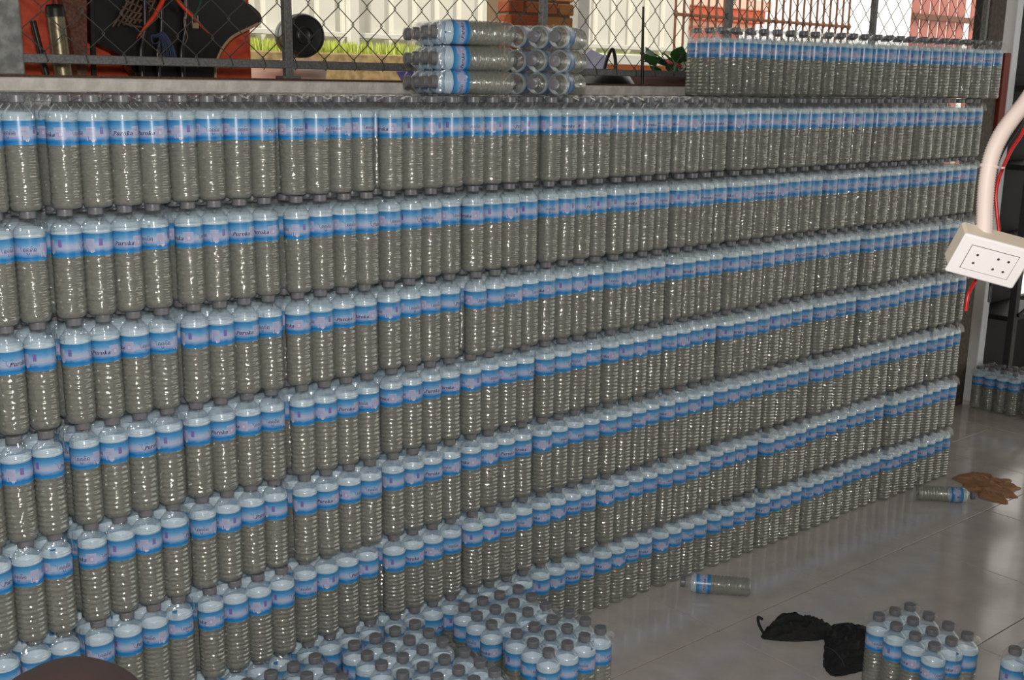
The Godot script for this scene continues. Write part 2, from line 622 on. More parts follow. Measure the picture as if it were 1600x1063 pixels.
func bottle_meshes() -> void:
	for k in 3:
		var dent := Dent.new()
		dent.f.seed = 100 + k
		var prof := [Vector2(0.0, 0.006), Vector2(0.016, 0.004), Vector2(0.022, 0.0005), Vector2(0.027, 0.0), Vector2(0.0305, 0.0025), Vector2(0.0328, 0.007), Vector2(BOTTLE_R - 0.0004, 0.0115)]
		var y := 0.014
		while y < 0.1381:
			prof.append(Vector2(body_radius(y), y))
			y += 0.00124
		prof.append_array([Vector2(BOTTLE_R, 0.1395), Vector2(BOTTLE_R, 0.1415), Vector2(BOTTLE_R - 0.001, 0.1435)])
		var a := Shape.new()
		a.lathe(prof, 44, Transform3D.IDENTITY, dent)
		a.smooth_normals(44)
		var b := Shape.new()
		b.lathe([Vector2(BOTTLE_R - 0.001, 0.1435), Vector2(BOTTLE_R - 0.001, 0.1945)], 28)
		b.lathe([Vector2(0.0300, 0.2125), Vector2(0.0262, 0.2172), Vector2(0.0222, 0.2220), Vector2(0.0182, 0.2264), Vector2(0.0154, 0.2296), Vector2(0.0142, 0.2312), Vector2(0.0172, 0.2316), Vector2(0.0172, 0.2328), Vector2(0.0140, 0.2334)], 28)
		# moulded rings and the foot of the shoulder, where the plastic is thick
		var ring := Shape.new()
		ring.lathe([Vector2(BOTTLE_R - 0.001, 0.1945), Vector2(BOTTLE_R, 0.1955), Vector2(BOTTLE_R, 0.1985), Vector2(BOTTLE_R - 0.0014, 0.1998), Vector2(BOTTLE_R - 0.0002, 0.2012), Vector2(BOTTLE_R - 0.0003, 0.2040), Vector2(BOTTLE_R - 0.0018, 0.2052), Vector2(0.0332, 0.2068), Vector2(0.0322, 0.2096), Vector2(0.0300, 0.2125)], 28)
		body_mesh.append(commit([a, M.water_in_bottle, b, M.clear_plastic, ring, M.thick_plastic]))
	# cap with a knurled side
	var c := Shape.new()
	var knurl := Dent.new()
	knurl.knurled = true
	c.lathe([Vector2(0.0150, 0.2338), Vector2(0.0177, 0.2338), Vector2(0.0178, 0.2352), Vector2(0.0174, 0.2356), Vector2(0.0178, 0.2360), Vector2(0.0177, 0.2480), Vector2(0.0171, 0.2500), Vector2(0.0158, 0.2508), Vector2(0.0, 0.2510)], 48, Transform3D.IDENTITY, knurl)
	cap_mesh = commit([c, M.cap_plastic])
	# label: print outside, pale back inside
	var l := Shape.new()
	var li := Shape.new()
	for k in 33:
		var t := TAU * k / 32.0
		var n := Vector3(cos(t), 0, sin(t))
		for yy in [0.1425, 0.1942]:
			l.point(n * (BOTTLE_R + 0.0001) + Vector3(0, yy, 0), n, Vector2(1.0 - k / 32.0, 1.0 if yy < 0.17 else 0.0))
			li.point(n * (BOTTLE_R - 0.0003) + Vector3(0, yy, 0), -n)
	for k in 32:
		for sh in [l, li]:
			sh.quad(k * 2, k * 2 + 2, k * 2 + 3, k * 2 + 1)
	label_mesh = commit([l, M.label_print, li, M.label_back])
	for k in 3:
		film_mesh.append(film_over(4, 3, 300 + k))

# the shrink film: stretched over the caps, sagging between them, drawn down round the shoulders
func film_over(nx: int, nz: int, seed_: int) -> ArrayMesh:
	var f := FastNoiseLite.new()
	f.seed = seed_
	f.frequency = 22.0
	f.fractal_octaves = 3
	var s := Shape.new()
	var per := 7
	var cols := nx * per
	var rows := nz * per
	var ring_steps := 5
	var width := (nx - 1) * STEP
	var depth := (nz - 1) * STEP
	# grid over the caps; the outermost two rings run down the sides
	var grid := []
	for j in range(-ring_steps, rows + ring_steps + 1):
		var line := []
		for i in range(-ring_steps, cols + ring_steps + 1):
			var ci := clampf(float(i) / cols, 0.0, 1.0)
			var cj := clampf(float(j) / rows, 0.0, 1.0)
			var x := lerpf(-0.0175, width + 0.0175, ci)
			var z := lerpf(0.0175, -depth - 0.0175, cj)
			var out := maxf(maxf(-i, i - cols), maxf(-j, j - rows)) / float(ring_steps)
			out = clampf(out, 0.0, 1.0)
			var dx := fmod(x + 10.0 * STEP + STEP / 2.0, STEP) - STEP / 2.0
			var dz := fmod(z + 10.0 * STEP + STEP / 2.0, STEP) - STEP / 2.0
			var from_cap := maxf(0.0, Vector2(dx, dz).length() - 0.0178)
			var y := 0.2516 - minf(0.02, from_cap * 0.55) - 0.004 * absf(f.get_noise_2d(x, z)) * minf(1.0, from_cap * 200.0)
			if out > 0.0:
				var push := 0.0178 * sin(out * PI / 2.0)
				x += push * (signf(i - cols / 2.0) if i < 0 or i > cols else 0.0)
				z -= push * (signf(j - rows / 2.0) if j < 0 or j > rows else 0.0)
				y = lerpf(y, 0.2005, pow(out, 1.4)) 
				var wr := 0.0012 * f.get_noise_3d(x * 2.0, y * 1.2, z * 2.0)
				x += wr
				z += wr
			line.append(s.point(Vector3(x, y, z), Vector3.UP, Vector2(x, z)))
		grid.append(line)
	for j in grid.size() - 1:
		for i in grid[0].size() - 1:
			s.quad(grid[j][i], grid[j][i + 1], grid[j + 1][i + 1], grid[j + 1][i])
	s.smooth_normals(0)
	return commit([s, M.shrink_film])

func make_bottle(parent: Node, turn: float, kind: int) -> MeshInstance3D:
	var b := node_of("bottle", body_mesh[kind], parent)
	b.rotation = Vector3(rng.randf_range(-0.009, 0.009), turn, rng.randf_range(-0.009, 0.009))
	node_of("cap", cap_mesh, b)
	node_of("label", label_mesh, b).position.y = rng.randf_range(-0.0018, 0.0016)
	return b

# origin: under the first bottle of the front row; x along the row of four, rows go back along -z
func make_pack(variant: int, across := 4) -> Node3D:
	var r := RandomNumberGenerator.new()
	r.seed = 500 + variant
	var p := Node3D.new()
	for j in 3:
		for i in across:
			var b := make_bottle(p, r.randf() * TAU, r.randi() % 3)
			b.position = Vector3(i * STEP + r.randf_range(-0.0004, 0.0004), 0, -j * STEP + r.randf_range(-0.0004, 0.0004))
	node_of("shrink_film", film_mesh[variant % 3] if across == 4 else film_over(across, 3, 310), p)
	return p

var protos := []
var made := 0

func place_pack(t: Transform3D, label: String, group := "", proto: Node3D = null) -> Node3D:
	var p: Node3D = proto if proto != null else protos[made % protos.size()].duplicate()
	made += 1
	p.name = numbered("bottle_pack")
	add_child(p)
	p.transform = t
	tag(p, label, "bottle pack", group)
	return p

const CENTRE := Vector3(1.5 * STEP, 0, -STEP)

# a pack by the middle of its base
func pack_at(c: Vector3, turn: float, label: String, group := "") -> Node3D:
	var b := Basis(Vector3.UP, turn)
	return place_pack(Transform3D(b, c - b * CENTRE), label, group)

func packs() -> void:
	for k in 7:
		protos.append(make_pack(k))
	var order := ["rightmost", "second", "third", "fourth", "fifth", "sixth", "seventh", "eighth", "ninth", "tenth", "eleventh", "twelfth", "thirteenth", "fourteenth", "leftmost"]
	var tiers := ["bottom tier", "second tier from the floor", "third tier from the floor", "middle tier", "third tier from the top", "second tier from the top", "top tier"]
	for k in 7:
		for c in COLUMNS:
			var x := FIRST + c * COLUMN + 0.042 + rng.randf_range(-0.0035, 0.0035)
			var z := -BOTTLE_R - 0.002 + rng.randf_range(-0.018, 0.002)
			var turn := rng.randf_range(-0.012, 0.012)
			var which: String = order[COLUMNS - 1 - c]
			var place := which + " pack of the wall" if c == 0 or c == COLUMNS - 1 else which + " pack from the right end"
			var lab := "wrapped bottles, %s, %s" % [tiers[k], place]
			if k < 6:
				z = minf(z, -BOTTLE_R - 0.001)
			place_pack(Transform3D(Basis(Vector3.UP, turn), Vector3(x, k * TIER, z)), lab, "packs of the bottle wall")
	# the row behind the top tier, of which only the tops show
	for c in COLUMNS:
		var x := FIRST + c * COLUMN + 0.042 + rng.randf_range(-0.003, 0.003)
		place_pack(Transform3D(Basis.IDENTITY, Vector3(x, 6 * TIER, -0.2365 - BOTTLE_R)), "bottle pack behind the top tier, %s from the right, only its capped top showing" % [order[COLUMNS - 1 - c] if c > 0 else "last"], "packs behind the top tier")
	var top := 7 * TIER + 0.0005
	# six packs standing on the wall at its right end, set a little askew
	var a := Vector3(3.285, top, -0.262)
	var dir := Vector3(0.9905, 0, 0.1375)
	for k in 6:
		var b := Basis(Vector3.UP, -atan2(dir.z, dir.x))
		place_pack(Transform3D(b, a + dir * (k * 0.2815)), "bottle pack standing on top of the wall, %s of six from the right" % ["sixth", "fifth", "fourth", "third", "second", "first"][k], "packs standing on the wall")
	# two packs lying on top of the wall
	var by := Vector3(-0.97, 0, -0.24).normalized()
	var bz := Vector3.UP
	place_pack(Transform3D(Basis(by.cross(bz), by, bz), Vector3(2.098, top + 2 * STEP + BOTTLE_R + 0.001, -0.043)), "bottle pack lying on its side on the wall, caps to the left", "packs lying on the wall")
	by = Vector3(-0.85, 0, 0.52).normalized()
	place_pack(Transform3D(Basis(by.cross(bz), by, bz), Vector3(2.475, top + 2 * STEP + BOTTLE_R + 0.001, -0.165)), "bottle pack lying on its side on the wall, caps towards the viewer", "packs lying on the wall", make_pack(8, 3))
	# packs on the floor
	pack_at(Vector3(1.995, 0, 0.345), 0.02, "bottle pack on the floor before the wall, nearest the open tiles", "packs on the floor")
	pack_at(Vector3(1.972, 0, 0.122), -0.02, "bottle pack on the floor, against the wall and nearest the open tiles", "packs on the floor")
	pack_at(Vector3(1.585, 0, 0.118), 0.0, "bottle pack on the floor against the wall, middle of three", "packs on the floor")
	pack_at(Vector3(1.600, 0, 0.338), -0.03, "bottle pack on the floor at the lower edge, before the middle pack", "packs on the floor")
	pack_at(Vector3(1.255, 0, 0.118), 0.03, "bottle pack on the floor against the wall, leftmost of three", "packs on the floor")
	pack_at(Vector3(2.882, 0, 0.985), deg_to_rad(-100), "bottle pack alone on the tiles beside the black cloth", "packs on the floor")
	pack_at(Vector3(3.015, 0, 1.345), deg_to_rad(-97), "bottle pack cut off by the lower right corner", "packs on the floor")
	pack_at(Vector3(6.115, 0, -0.43), deg_to_rad(-88), "bottle pack on the floor behind the right end of the wall, by the pillar", "packs beyond the wall")
	pack_at(Vector3(6.135, 0, -0.125), deg_to_rad(-90), "bottle pack on the floor behind the right end, under the socket box", "packs beyond the wall")
	for p in protos:
		p.free()

func loose_bottle(base: Vector3, dir: Vector3, roll: float, label: String) -> void:
	var b := MeshInstance3D.new()
	b.mesh = body_mesh[made % 3]
	made += 1
	b.name = numbered("bottle")
	add_child(b)
	node_of("cap", cap_mesh, b)
	node_of("label", label_mesh, b)
	var y := dir.normalized()
	var x := y.cross(Vector3.UP).normalized()
	b.transform = Transform3D(Basis(x, y, x.cross(y)) * Basis(Vector3.UP, roll), base)
	tag(b, label, "bottle", "loose bottles on the floor")

# ---------------------------------------------------------------- things on the floor
# a limp heap of cloth over an outline (x, z)
func heap(outline: Array, height: float, seed_: int, folds: float, along := Vector2.ZERO) -> Shape:
	var f := FastNoiseLite.new()
	f.seed = seed_
	f.frequency = folds
	f.fractal_octaves = 3
	var closed := outline.duplicate()
	closed.append(outline[0])
	var pts := []
	for i in outline.size():
		var p0: Vector2 = outline[posmod(i - 1, outline.size())]
		var p1: Vector2 = outline[i]
		var p2: Vector2 = outline[(i + 1) % outline.size()]
		var p3: Vector2 = outline[(i + 2) % outline.size()]
		for k in 9:
			var t := k / 9.0
			var q := 0.5 * (2.0 * p1 + (p2 - p0) * t + (2.0 * p0 - 5.0 * p1 + 4.0 * p2 - p3) * t * t + (3.0 * p1 - p0 - 3.0 * p2 + p3) * t * t * t)
			pts.append(q)
	var mid := Vector2.ZERO
	for p in pts:
		mid += p / pts.size()
	var s := Shape.new()
	var rows := []
	var rings := 22
	for r in rings + 1:
		var u := float(r) / rings     # 0 at the rim, 1 in the middle
		var row := []
		for p in pts:
			var rim: Vector2 = p + (p - mid).normalized() * 0.004 * f.get_noise_2d(p.x * 3.0 + 9.0, p.y * 3.0)
			var q: Vector2 = rim.lerp(mid, u)
			var turned := Vector2(q.dot(along), q.dot(Vector2(-along.y, along.x))) if along != Vector2.ZERO else q
			var st := Vector2(turned.x * 0.35, turned.y) if along != Vector2.ZERO else q
			var ridge := 1.0 - absf(f.get_noise_2d(st.x, st.y)) * 3.6 - 0.5 * absf(f.get_noise_2d(st.x * 3.1 + 5.0, st.y * 3.1))
			var y := height * pow(minf(1.0, u * 4.5), 0.45) * (0.4 + 0.6 * clampf(ridge, 0.0, 1.0)) * (0.75 + 0.25 * sin(u * PI / 2.0))
			row.append(s.point(Vector3(q.x, 0.0012 + y, q.y), Vector3.UP, q))
		rows.append(row)
	for r in rings:
		for k in pts.size():
			s.quad(rows[r][k], rows[r][(k + 1) % pts.size()], rows[r + 1][(k + 1) % pts.size()], rows[r + 1][k])
	s.smooth_normals(0)
	var under := []
	for p in range(0, pts.size(), 3):
		under.append(Vector3(pts[p].x, 0.001, pts[p].y))
	return s

func loose_things() -> void:
	loose_bottle(Vector3(3.032, BOTTLE_R, 0.232), Vector3(-0.66, 0, -0.75), 2.2, "loose bottle lying on the tiles with its cap towards the bottle wall")
	loose_bottle(Vector3(4.405, BOTTLE_R, 0.072), Vector3(0.69, 0, 0.72), 1.0, "loose bottle lying on the tiles with its cap on the brown cloth")
	# black cloth: a leg and a bunched waist
	var t := thing("black_cloth", "crumpled black denim garment dropped on the tiles beside a bottle pack", "garment", Vector3.ZERO)
	part("trouser_leg", heap([Vector2(2.812, 0.462), Vector2(2.865, 0.435), Vector2(2.925, 0.415), Vector2(2.98, 0.412), Vector2(3.02, 0.45), Vector2(3.05, 0.50), Vector2(3.06, 0.565), Vector2(3.0, 0.60), Vector2(2.93, 0.575), Vector2(2.86, 0.525)], 0.045, 41, 16.0, Vector2(0.87, 0.49)), M.black_denim, t)
	part("waist", heap([Vector2(2.965, 0.60), Vector2(3.02, 0.555), Vector2(3.12, 0.575), Vector2(3.17, 0.67), Vector2(3.09, 0.765), Vector2(2.96, 0.805), Vector2(2.86, 0.785), Vector2(2.795, 0.757), Vector2(2.815, 0.705), Vector2(2.87, 0.665)], 0.034, 43, 18.0, Vector2(0.9, 0.3)), M.black_denim, t)
	part("belt_loop", tube_shape(curve([Vector3(2.83, 0.012, 0.452), Vector3(2.815, 0.045, 0.443), Vector3(2.825, 0.062, 0.43), Vector3(2.845, 0.05, 0.432)], 5), 0.005, 6), M.black_denim, t)
	part("stitching", tube_shape(curve([Vector3(2.86, 0.046, 0.675), Vector3(2.855, 0.05, 0.705), Vector3(2.85, 0.038, 0.74), Vector3(2.845, 0.02, 0.76)], 5), 0.0018, 5), M.denim_stitch, t)
	var c := node_of("brown_cloth", commit([heap([Vector2(4.79, 0.03), Vector2(4.86, 0.02), Vector2(4.95, 0.045), Vector2(5.0, 0.10), Vector2(4.955, 0.15), Vector2(4.995, 0.215), Vector2(4.915, 0.235), Vector2(4.935, 0.295), Vector2(4.85, 0.285), Vector2(4.80, 0.345), Vector2(4.745, 0.315), Vector2(4.68, 0.355), Vector2(4.65, 0.25), Vector2(4.70, 0.20), Vector2(4.70, 0.13), Vector2(4.76, 0.10)], 0.026, 47, 11.0, Vector2(0.3, 0.95)), M.brown_cloth]))
	tag(c, "crumpled brown cloth lying flat on the tiles near the end of the wall", "cloth")

# ---------------------------------------------------------------- hanging socket box
func socket_and_conduit() -> void:
	var w := Vector3(0.7135, -0.2383, 0.6589).normalized()
	var n := Vector3(-0.6899, -0.4031, 0.6013).normalized()
	var h := n.cross(w).normalized()
	var b := Basis(w, h, n)
	var t := thing("socket_box", "white plastic socket box hanging in the air on a corrugated conduit", "socket box", Vector3(1.735, 1.535, 1.6475))
	t.basis = b
	part("box", box_shape(Vector3(0, 0, -0.0245), Vector3(0.108, 0.070, 0.043), 0.004), M.socket_cream, t)
	var plate := part("cover_plate", box_shape(Vector3(0, 0, 0.0005), Vector3(0.116, 0.076, 0.008), 0.003), M.socket_plate, t)
	# groove round the insert, and the insert
	part("groove", box_shape(Vector3(0, 0, 0.0043), Vector3(0.080, 0.046, 0.0012)), M.socket_line, plate)
	part("insert", box_shape(Vector3(0, 0, 0.0052), Vector3(0.0784, 0.0444, 0.002), 0.0006), M.socket_plate, plate)
	for q in [Vector2(-0.024, 0.008), Vector2(-0.024, -0.008), Vector2(0.010, 0.010), Vector2(0.027, 0.010), Vector2(0.010, -0.010), Vector2(0.027, -0.010)]:
		var hole := Shape.new()
		hole.lathe([Vector2(0.0022, 0.0), Vector2(0.0022, 0.0004), Vector2(0.0, 0.0004)], 10, Transform3D(Basis(Vector3.RIGHT, PI / 2), Vector3(q.x, q.y, 0.0061)))
		part("socket_hole", hole, M.wire_black if q.y > 0 else M.socket_line, plate)
	# corrugated conduit up to the roof
	var path := curve([Vector3(1.742, 1.565, 1.632), Vector3(1.764, 1.643, 1.614), Vector3(1.778, 1.694, 1.609), Vector3(1.794, 1.731, 1.612), Vector3(1.814, 1.762, 1.62), Vector3(1.836, 1.79, 1.629), Vector3(1.859, 1.829, 1.636), Vector3(1.879, 1.891, 1.634), Vector3(1.897, 1.994, 1.618), Vector3(1.90, 2.4, 1.60), Vector3(1.90, 2.8, 1.60), Vector3(1.90, 3.09, 1.60)], 40)
	# even steps, alternately wide and narrow
	var even := [path[0]]
	var left := 0.0
	for i in range(1, path.size()):
		var a: Vector3 = path[i - 1]
		var c: Vector3 = path[i]
		var d := a.distance_to(c)
		var at := 0.0022 - left
		while at < d:
			even.append(a.lerp(c, at / d))
			at += 0.0022
		left = fposmod(d - (at - 0.0022), 0.0022)
	var rad := []
	for i in even.size():
		rad.append(0.0141 if i % 2 == 0 else 0.0120)
	var cond := node_of("conduit", commit([tube_shape(even, rad, 14), M.conduit_white]))
	tag(cond, "white corrugated conduit hanging from the roof to the socket box", "conduit")
	var tie := Shape.new()
	tie.lathe([Vector2(0.0142, -0.002), Vector2(0.0152, -0.002), Vector2(0.0152, 0.002), Vector2(0.0142, 0.002)], 18, Transform3D(Basis(Vector3(0, 0, 1), -0.2), Vector3(1.775, 1.684, 1.6095)))
	tie.box(Vector3(1.793, 1.682, 1.624), Vector3(0.008, 0.003, 0.003), 0.0005)
	part("cable_tie", tie, M.conduit_white, cond)
	var red := node_of("red_wire", commit([tube_shape(curve([Vector3(1.955, 2.2, 1.60), Vector3(1.945, 1.85, 1.60), Vector3(1.91, 1.748, 1.596), Vector3(1.885, 1.706, 1.588), Vector3(1.864, 1.663, 1.584), Vector3(1.854, 1.631, 1.586), Vector3(1.852, 1.598, 1.593), Vector3(1.85, 1.555, 1.60), Vector3(1.80, 1.50, 1.60), Vector3(1.772, 1.47, 1.60), Vector3(1.768, 1.44, 1.60)], 8), 0.0032, 8), M.wire_red]))
	tag(red, "red electric wire hanging beside the white conduit", "wire")
	var black := node_of("black_wire", commit([tube_shape(curve([Vector3(1.962, 2.2, 1.60), Vector3(1.952, 1.86, 1.60), Vector3(1.905, 1.755, 1.590), Vector3(1.874, 1.706, 1.58), Vector3(1.853, 1.663, 1.578), Vector3(1.845, 1.631, 1.58), Vector3(1.843, 1.56, 1.585), Vector3(1.84, 1.50, 1.60), Vector3(1.825, 1.45, 1.61)], 8), 0.0026, 8), M.wire_black]))
	tag(black, "black electric wire running along the red wire", "wire")

# ---------------------------------------------------------------- fence on the half wall
func fence() -> void:
	var z := -0.52
	var t := thing("chain_link_fence", "grey steel framed chain-link fence along the top of the half wall", "fence", Vector3(0, 1.811, z))
	var posts := [1.63, 2.632, 3.627, 4.65, 5.655]
	for x in posts:
		part("post", box_shape(Vector3(x, 0.64, 0), Vector3(0.025, 1.28, 0.025), 0.002), M.steel_grey, t)
		part("foot", box_shape(Vector3(x, 0.004, 0), Vector3(0.06, 0.008, 0.05), 0.001), M.steel_grey, t)
	part("bottom_rail", box_shape(Vector3(3.2, 0.041, 0), Vector3(4.9, 0.024, 0.024), 0.002), M.steel_grey, t)
	part("top_rail", box_shape(Vector3(3.2, 1.26, 0), Vector3(4.9, 0.024, 0.024), 0.002), M.steel_grey, t)
	# thin rod in the middle of the third bay
	part("rod", tube_shape([Vector3(3.128, 0.0, 0.014), Vector3(3.123, 0.1, 0.014), Vector3(3.119, 0.285, 0.012)], [0.007, 0.006, 0.004], 8), M.dark_iron, t)
	# woven wires, each a zigzag that hooks into its neighbours
	var half := 0.0515
	var step := 0.055
	for side in 2:
		var pts := []
		for k in 22:
			var s := 1.0 if (k + side) % 2 == 0 else -1.0
			var y := 0.055 + k * step
			# a short hook where two wires cross
			pts.append(Vector3(s * (half / 2 - 0.002), y - 0.008, -0.003 * s))
			pts.append(Vector3(s * (half / 2 + 0.0022), y, 0.003 * s))
			pts.append(Vector3(s * (half / 2 - 0.002), y + 0.008, -0.003 * s))
		var mesh := commit([tube_shape(pts, 0.0016, 5), M.galvanised_wire])
		for i in range(side, 94, 2):
			var wire := node_of("wire", mesh, t)
			wire.position = Vector3(0.905 + i * half, 0, 0)
	# twisted ends on the rail
	for i in range(0, 47):
		var x := 0.905 + (i * 2 + 0.5) * half
		part("tie_wire", tube_shape([Vector3(x, 0.062, 0.0), Vector3(x - 0.002, 0.05, 0.014), Vector3(x + 0.002, 0.036, 0.0145), Vector3(x, 0.026, 0.004)], 0.0018, 5), M.galvanised_wire, t)
	# concrete column at the left end
	var c := Shape.new()
	c.box(Vector3(0.775, 2.45, -0.55), Vector3(0.19, 1.28, 0.12), 0.004)
	structure("trim_3", c, M.concrete)

# ---------------------------------------------------------------- red bay behind the fence, left
func behind_fence() -> void:
	var panel := Shape.new()
	panel.box(Vector3(1.18, 1.9, -1.235), Vector3(1.345, 1.8, 0.05), 0.002)
	tag(node_of("red_board", commit([panel, M.red_paint])), "red-orange painted panel standing behind the left bay of the fence", "panel")
	# big black padded seat with a tan edge
	var t := thing("padded_seat", "large black vinyl seat with a curved tan edge hanging behind the fence", "seat", Vector3(0, 0, 0))
	var rim := curve([Vector2(1.645, 1.60), Vector2(1.645, 1.815), Vector2(1.663, 1.888), Vector2(1.712, 1.946), Vector2(1.796, 1.987), Vector2(1.822, 2.005), Vector2(1.818, 2.028), Vector2(1.787, 2.054), Vector2(1.74, 2.09), Vector2(1.66, 2.30)], 6)
	var outline: Array = [Vector2(1.245, 2.30), Vector2(1.241, 1.918), Vector2(1.31, 1.888), Vector2(1.346, 1.860), Vector2(1.372, 1.815), Vector2(1.39, 1.60)] + rim
	var body := Shape.new()
	body.slab(outline, -1.12, -1.06)
	part("padding", body, M.black_vinyl, t)
	var edge := []
	for p in rim.slice(0, 27):
		edge.append(Vector3(p.x, p.y, -1.062))
	part("tan_edge", tube_shape(edge, 0.0055, 6), M.tan_edge, t)
	# raised ribs in the padding
	for k in 3:
		var x: float = [1.40, 1.455, 1.535][k]
		part("seam_rib", tube_shape(curve([Vector3(x + 0.02, 2.28, -1.058), Vector3(x + 0.01, 2.0, -1.05), Vector3(x, 1.93, -1.05), Vector3(x - 0.012, 1.86, -1.048), Vector3(x, 1.62, -1.05)], 6), 0.012, 8), M.black_vinyl, t)
	# woven patch
	for k in 6:
		var off := k * 0.017
		part("woven_strip", tube_shape([Vector3(1.305 + off, 1.962 + off * 0.2, -1.052), Vector3(1.345 + off, 2.02, -1.05), Vector3(1.39 + off, 2.11, -1.052)], 0.0042, 5), M.weave_brown, t)
	for k in 5:
		var off := k * 0.02
		part("woven_strip", tube_shape([Vector3(1.318 + off * 0.5, 1.985 + off, -1.049), Vector3(1.36 + off * 0.5, 1.968 + off, -1.047), Vector3(1.405 + off * 0.5, 1.965 + off, -1.049)], 0.0036, 5), M.weave_brown, t)
	# orange straps, pointed at their ends
	part("orange_strap", tube_shape([Vector3(1.367, 1.928, -1.02), Vector3(1.395, 1.962, -1.018), Vector3(1.429, 1.999, -1.02), Vector3(1.47, 2.06, -1.03)], [0.001, 0.006, 0.008, 0.008], 6), M.orange_strap, t)
	part("orange_strap", tube_shape([Vector3(1.61, 1.953, -1.02), Vector3(1.57, 1.99, -1.018), Vector3(1.53, 2.03, -1.02), Vector3(1.47, 2.10, -1.03)], [0.001, 0.006, 0.008, 0.008], 6), M.orange_strap, t)
	# metal cylinder on a wire, pipe, board, bar
	var c := thing("metal_cylinder", "brushed metal cylinder hanging on a wire before the red panel", "cylinder", Vector3(1.073, 1.62, -0.80))
	var lean := Basis(Vector3(0, 0, 1), 0.055)
	part("tube", lathe_shape([Vector2(0.0, 0.0), Vector2(0.0235, 0.0), Vector2(0.0245, 0.002), Vector2(0.0245, 0.365), Vector2(0.023, 0.372)], 28, Transform3D(lean, Vector3.ZERO)), M.brass_metal, c)
	part("lid", lathe_shape([Vector2(0.0252, 0.352), Vector2(0.0256, 0.374), Vector2(0.022, 0.385), Vector2(0.006, 0.388), Vector2(0.0, 0.388)], 28, Transform3D(lean, Vector3.ZERO)), M.dark_iron, c)
	part("hanging_wire", tube_shape([lean * Vector3(0, 0.386, 0), lean * Vector3(0, 0.8, 0)], 0.003, 6), M.dark_iron, c)
	var pipe := node_of("iron_pipe", commit([tube_shape([Vector3(1.046, 1.58, -0.80), Vector3(1.018, 1.80, -0.80), Vector3(0.9905, 1.955, -0.80), Vector3(0.990, 1.959, -0.80)], [0.0085, 0.0085, 0.0085, 0.007], 14), M.dark_iron]))
	tag(pipe, "thin dark iron pipe leaning beside the metal cylinder", "pipe")
	var board := Shape.new()
	board.slab([Vector2(1.155, 1.55), Vector2(1.168, 1.82), Vector2(1.155, 1.95), Vector2(1.135, 2.05), Vector2(1.13, 2.5), Vector2(1.214, 2.5), Vector2(1.212, 2.04), Vector2(1.199, 1.82), Vector2(1.198, 1.55)], -1.04, -1.0)
	tag(node_of("wooden_board", commit([board, M.old_wood])), "narrow weathered reddish-brown board standing before the red panel", "board")
	tag(node_of("black_bar", commit([box_shape(Vector3(1.2245, 2.0, -1.0), Vector3(0.014, 0.95, 0.014), 0.002, Basis(Vector3(0, 0, 1), -0.035)), M.rack_dark])), "upright black bar between the wooden board and the black seat", "bar")
	# bundle of blue rope
	var rope := thing("blue_rope", "bundle of frayed dark blue rope tied to the fence rail", "rope", Vector3(1.28, 1.86, -0.62))
	for k in 12:
		var a := rng.randf_range(-1.0, 1.0)
		var d := rng.randf_range(-0.5, 0.5)
		part("strand", tube_shape(curve([Vector3(-0.012 + 0.01 * a, 0.062 + 0.006 * d, 0.0), Vector3(0.004 + 0.008 * a, 0.07 + 0.006 * a, 0.012 * d), Vector3(0.022 + 0.012 * a, 0.04, 0.012 * a), Vector3(0.028 + 0.018 * a, 0.0 + 0.012 * d, 0.01 * a)], 5), 0.0016, 5), M.blue_rope, rope)
	part("loop", tube_shape(curve([Vector3(-0.004, 0.062, 0), Vector3(-0.022, 0.066, 0.004), Vector3(-0.026, 0.05, 0.006), Vector3(-0.016, 0.042, 0.004), Vector3(0.0, 0.05, 0)], 6), 0.0018, 5), M.blue_rope, rope)
	part("strand", tube_shape(curve([Vector3(0.0, 0.05, 0), Vector3(-0.004, 0.0, 0.004), Vector3(-0.008, -0.05, 0.006)], 6), 0.0016, 5), M.blue_rope, rope)
	# metal buckle on a green cord
	var bk := thing("buckle", "small metal buckle hanging on a green cord behind the fence", "buckle", Vector3(1.534, 1.983, -0.95))
	var ring := Shape.new()
	for q in [[Vector3(-0.0095, 0.004, 0), Vector3(0.003, 0.034, 0.004)], [Vector3(0.0095, 0.004, 0), Vector3(0.003, 0.034, 0.004)], [Vector3(0, 0.020, 0), Vector3(0.020, 0.003, 0.004)]]:
		ring.box(q[0], q[1], 0.0006)
	part("frame", ring, M.buckle_metal, bk)
	part("clasp", box_shape(Vector3(0, -0.010, 0.001), Vector3(0.021, 0.018, 0.006), 0.001), M.buckle_metal, bk)
	part("cord", tube_shape(curve([Vector3(0.0, 0.018, 0.003), Vector3(0.008, 0.04, 0.002), Vector3(0.02, 0.06, 0.0), Vector3(0.026, 0.12, 0.0), Vector3(0.03, 0.3, 0.0)], 6), 0.0042, 7), M.green_cord, bk)
	tag(node_of("thin_cord", commit([tube_shape(curve([Vector3(1.508, 2.3, -0.94), Vector3(1.503, 2.02, -0.94), Vector3(1.494, 1.995, -0.94), Vector3(1.494, 1.965, -0.94), Vector3(1.506, 1.935, -0.95), Vector3(1.514, 1.912, -1.0)], 6), 0.0014, 5), M.tan_edge])), "thin pale cord hanging down over the black seat", "cord")

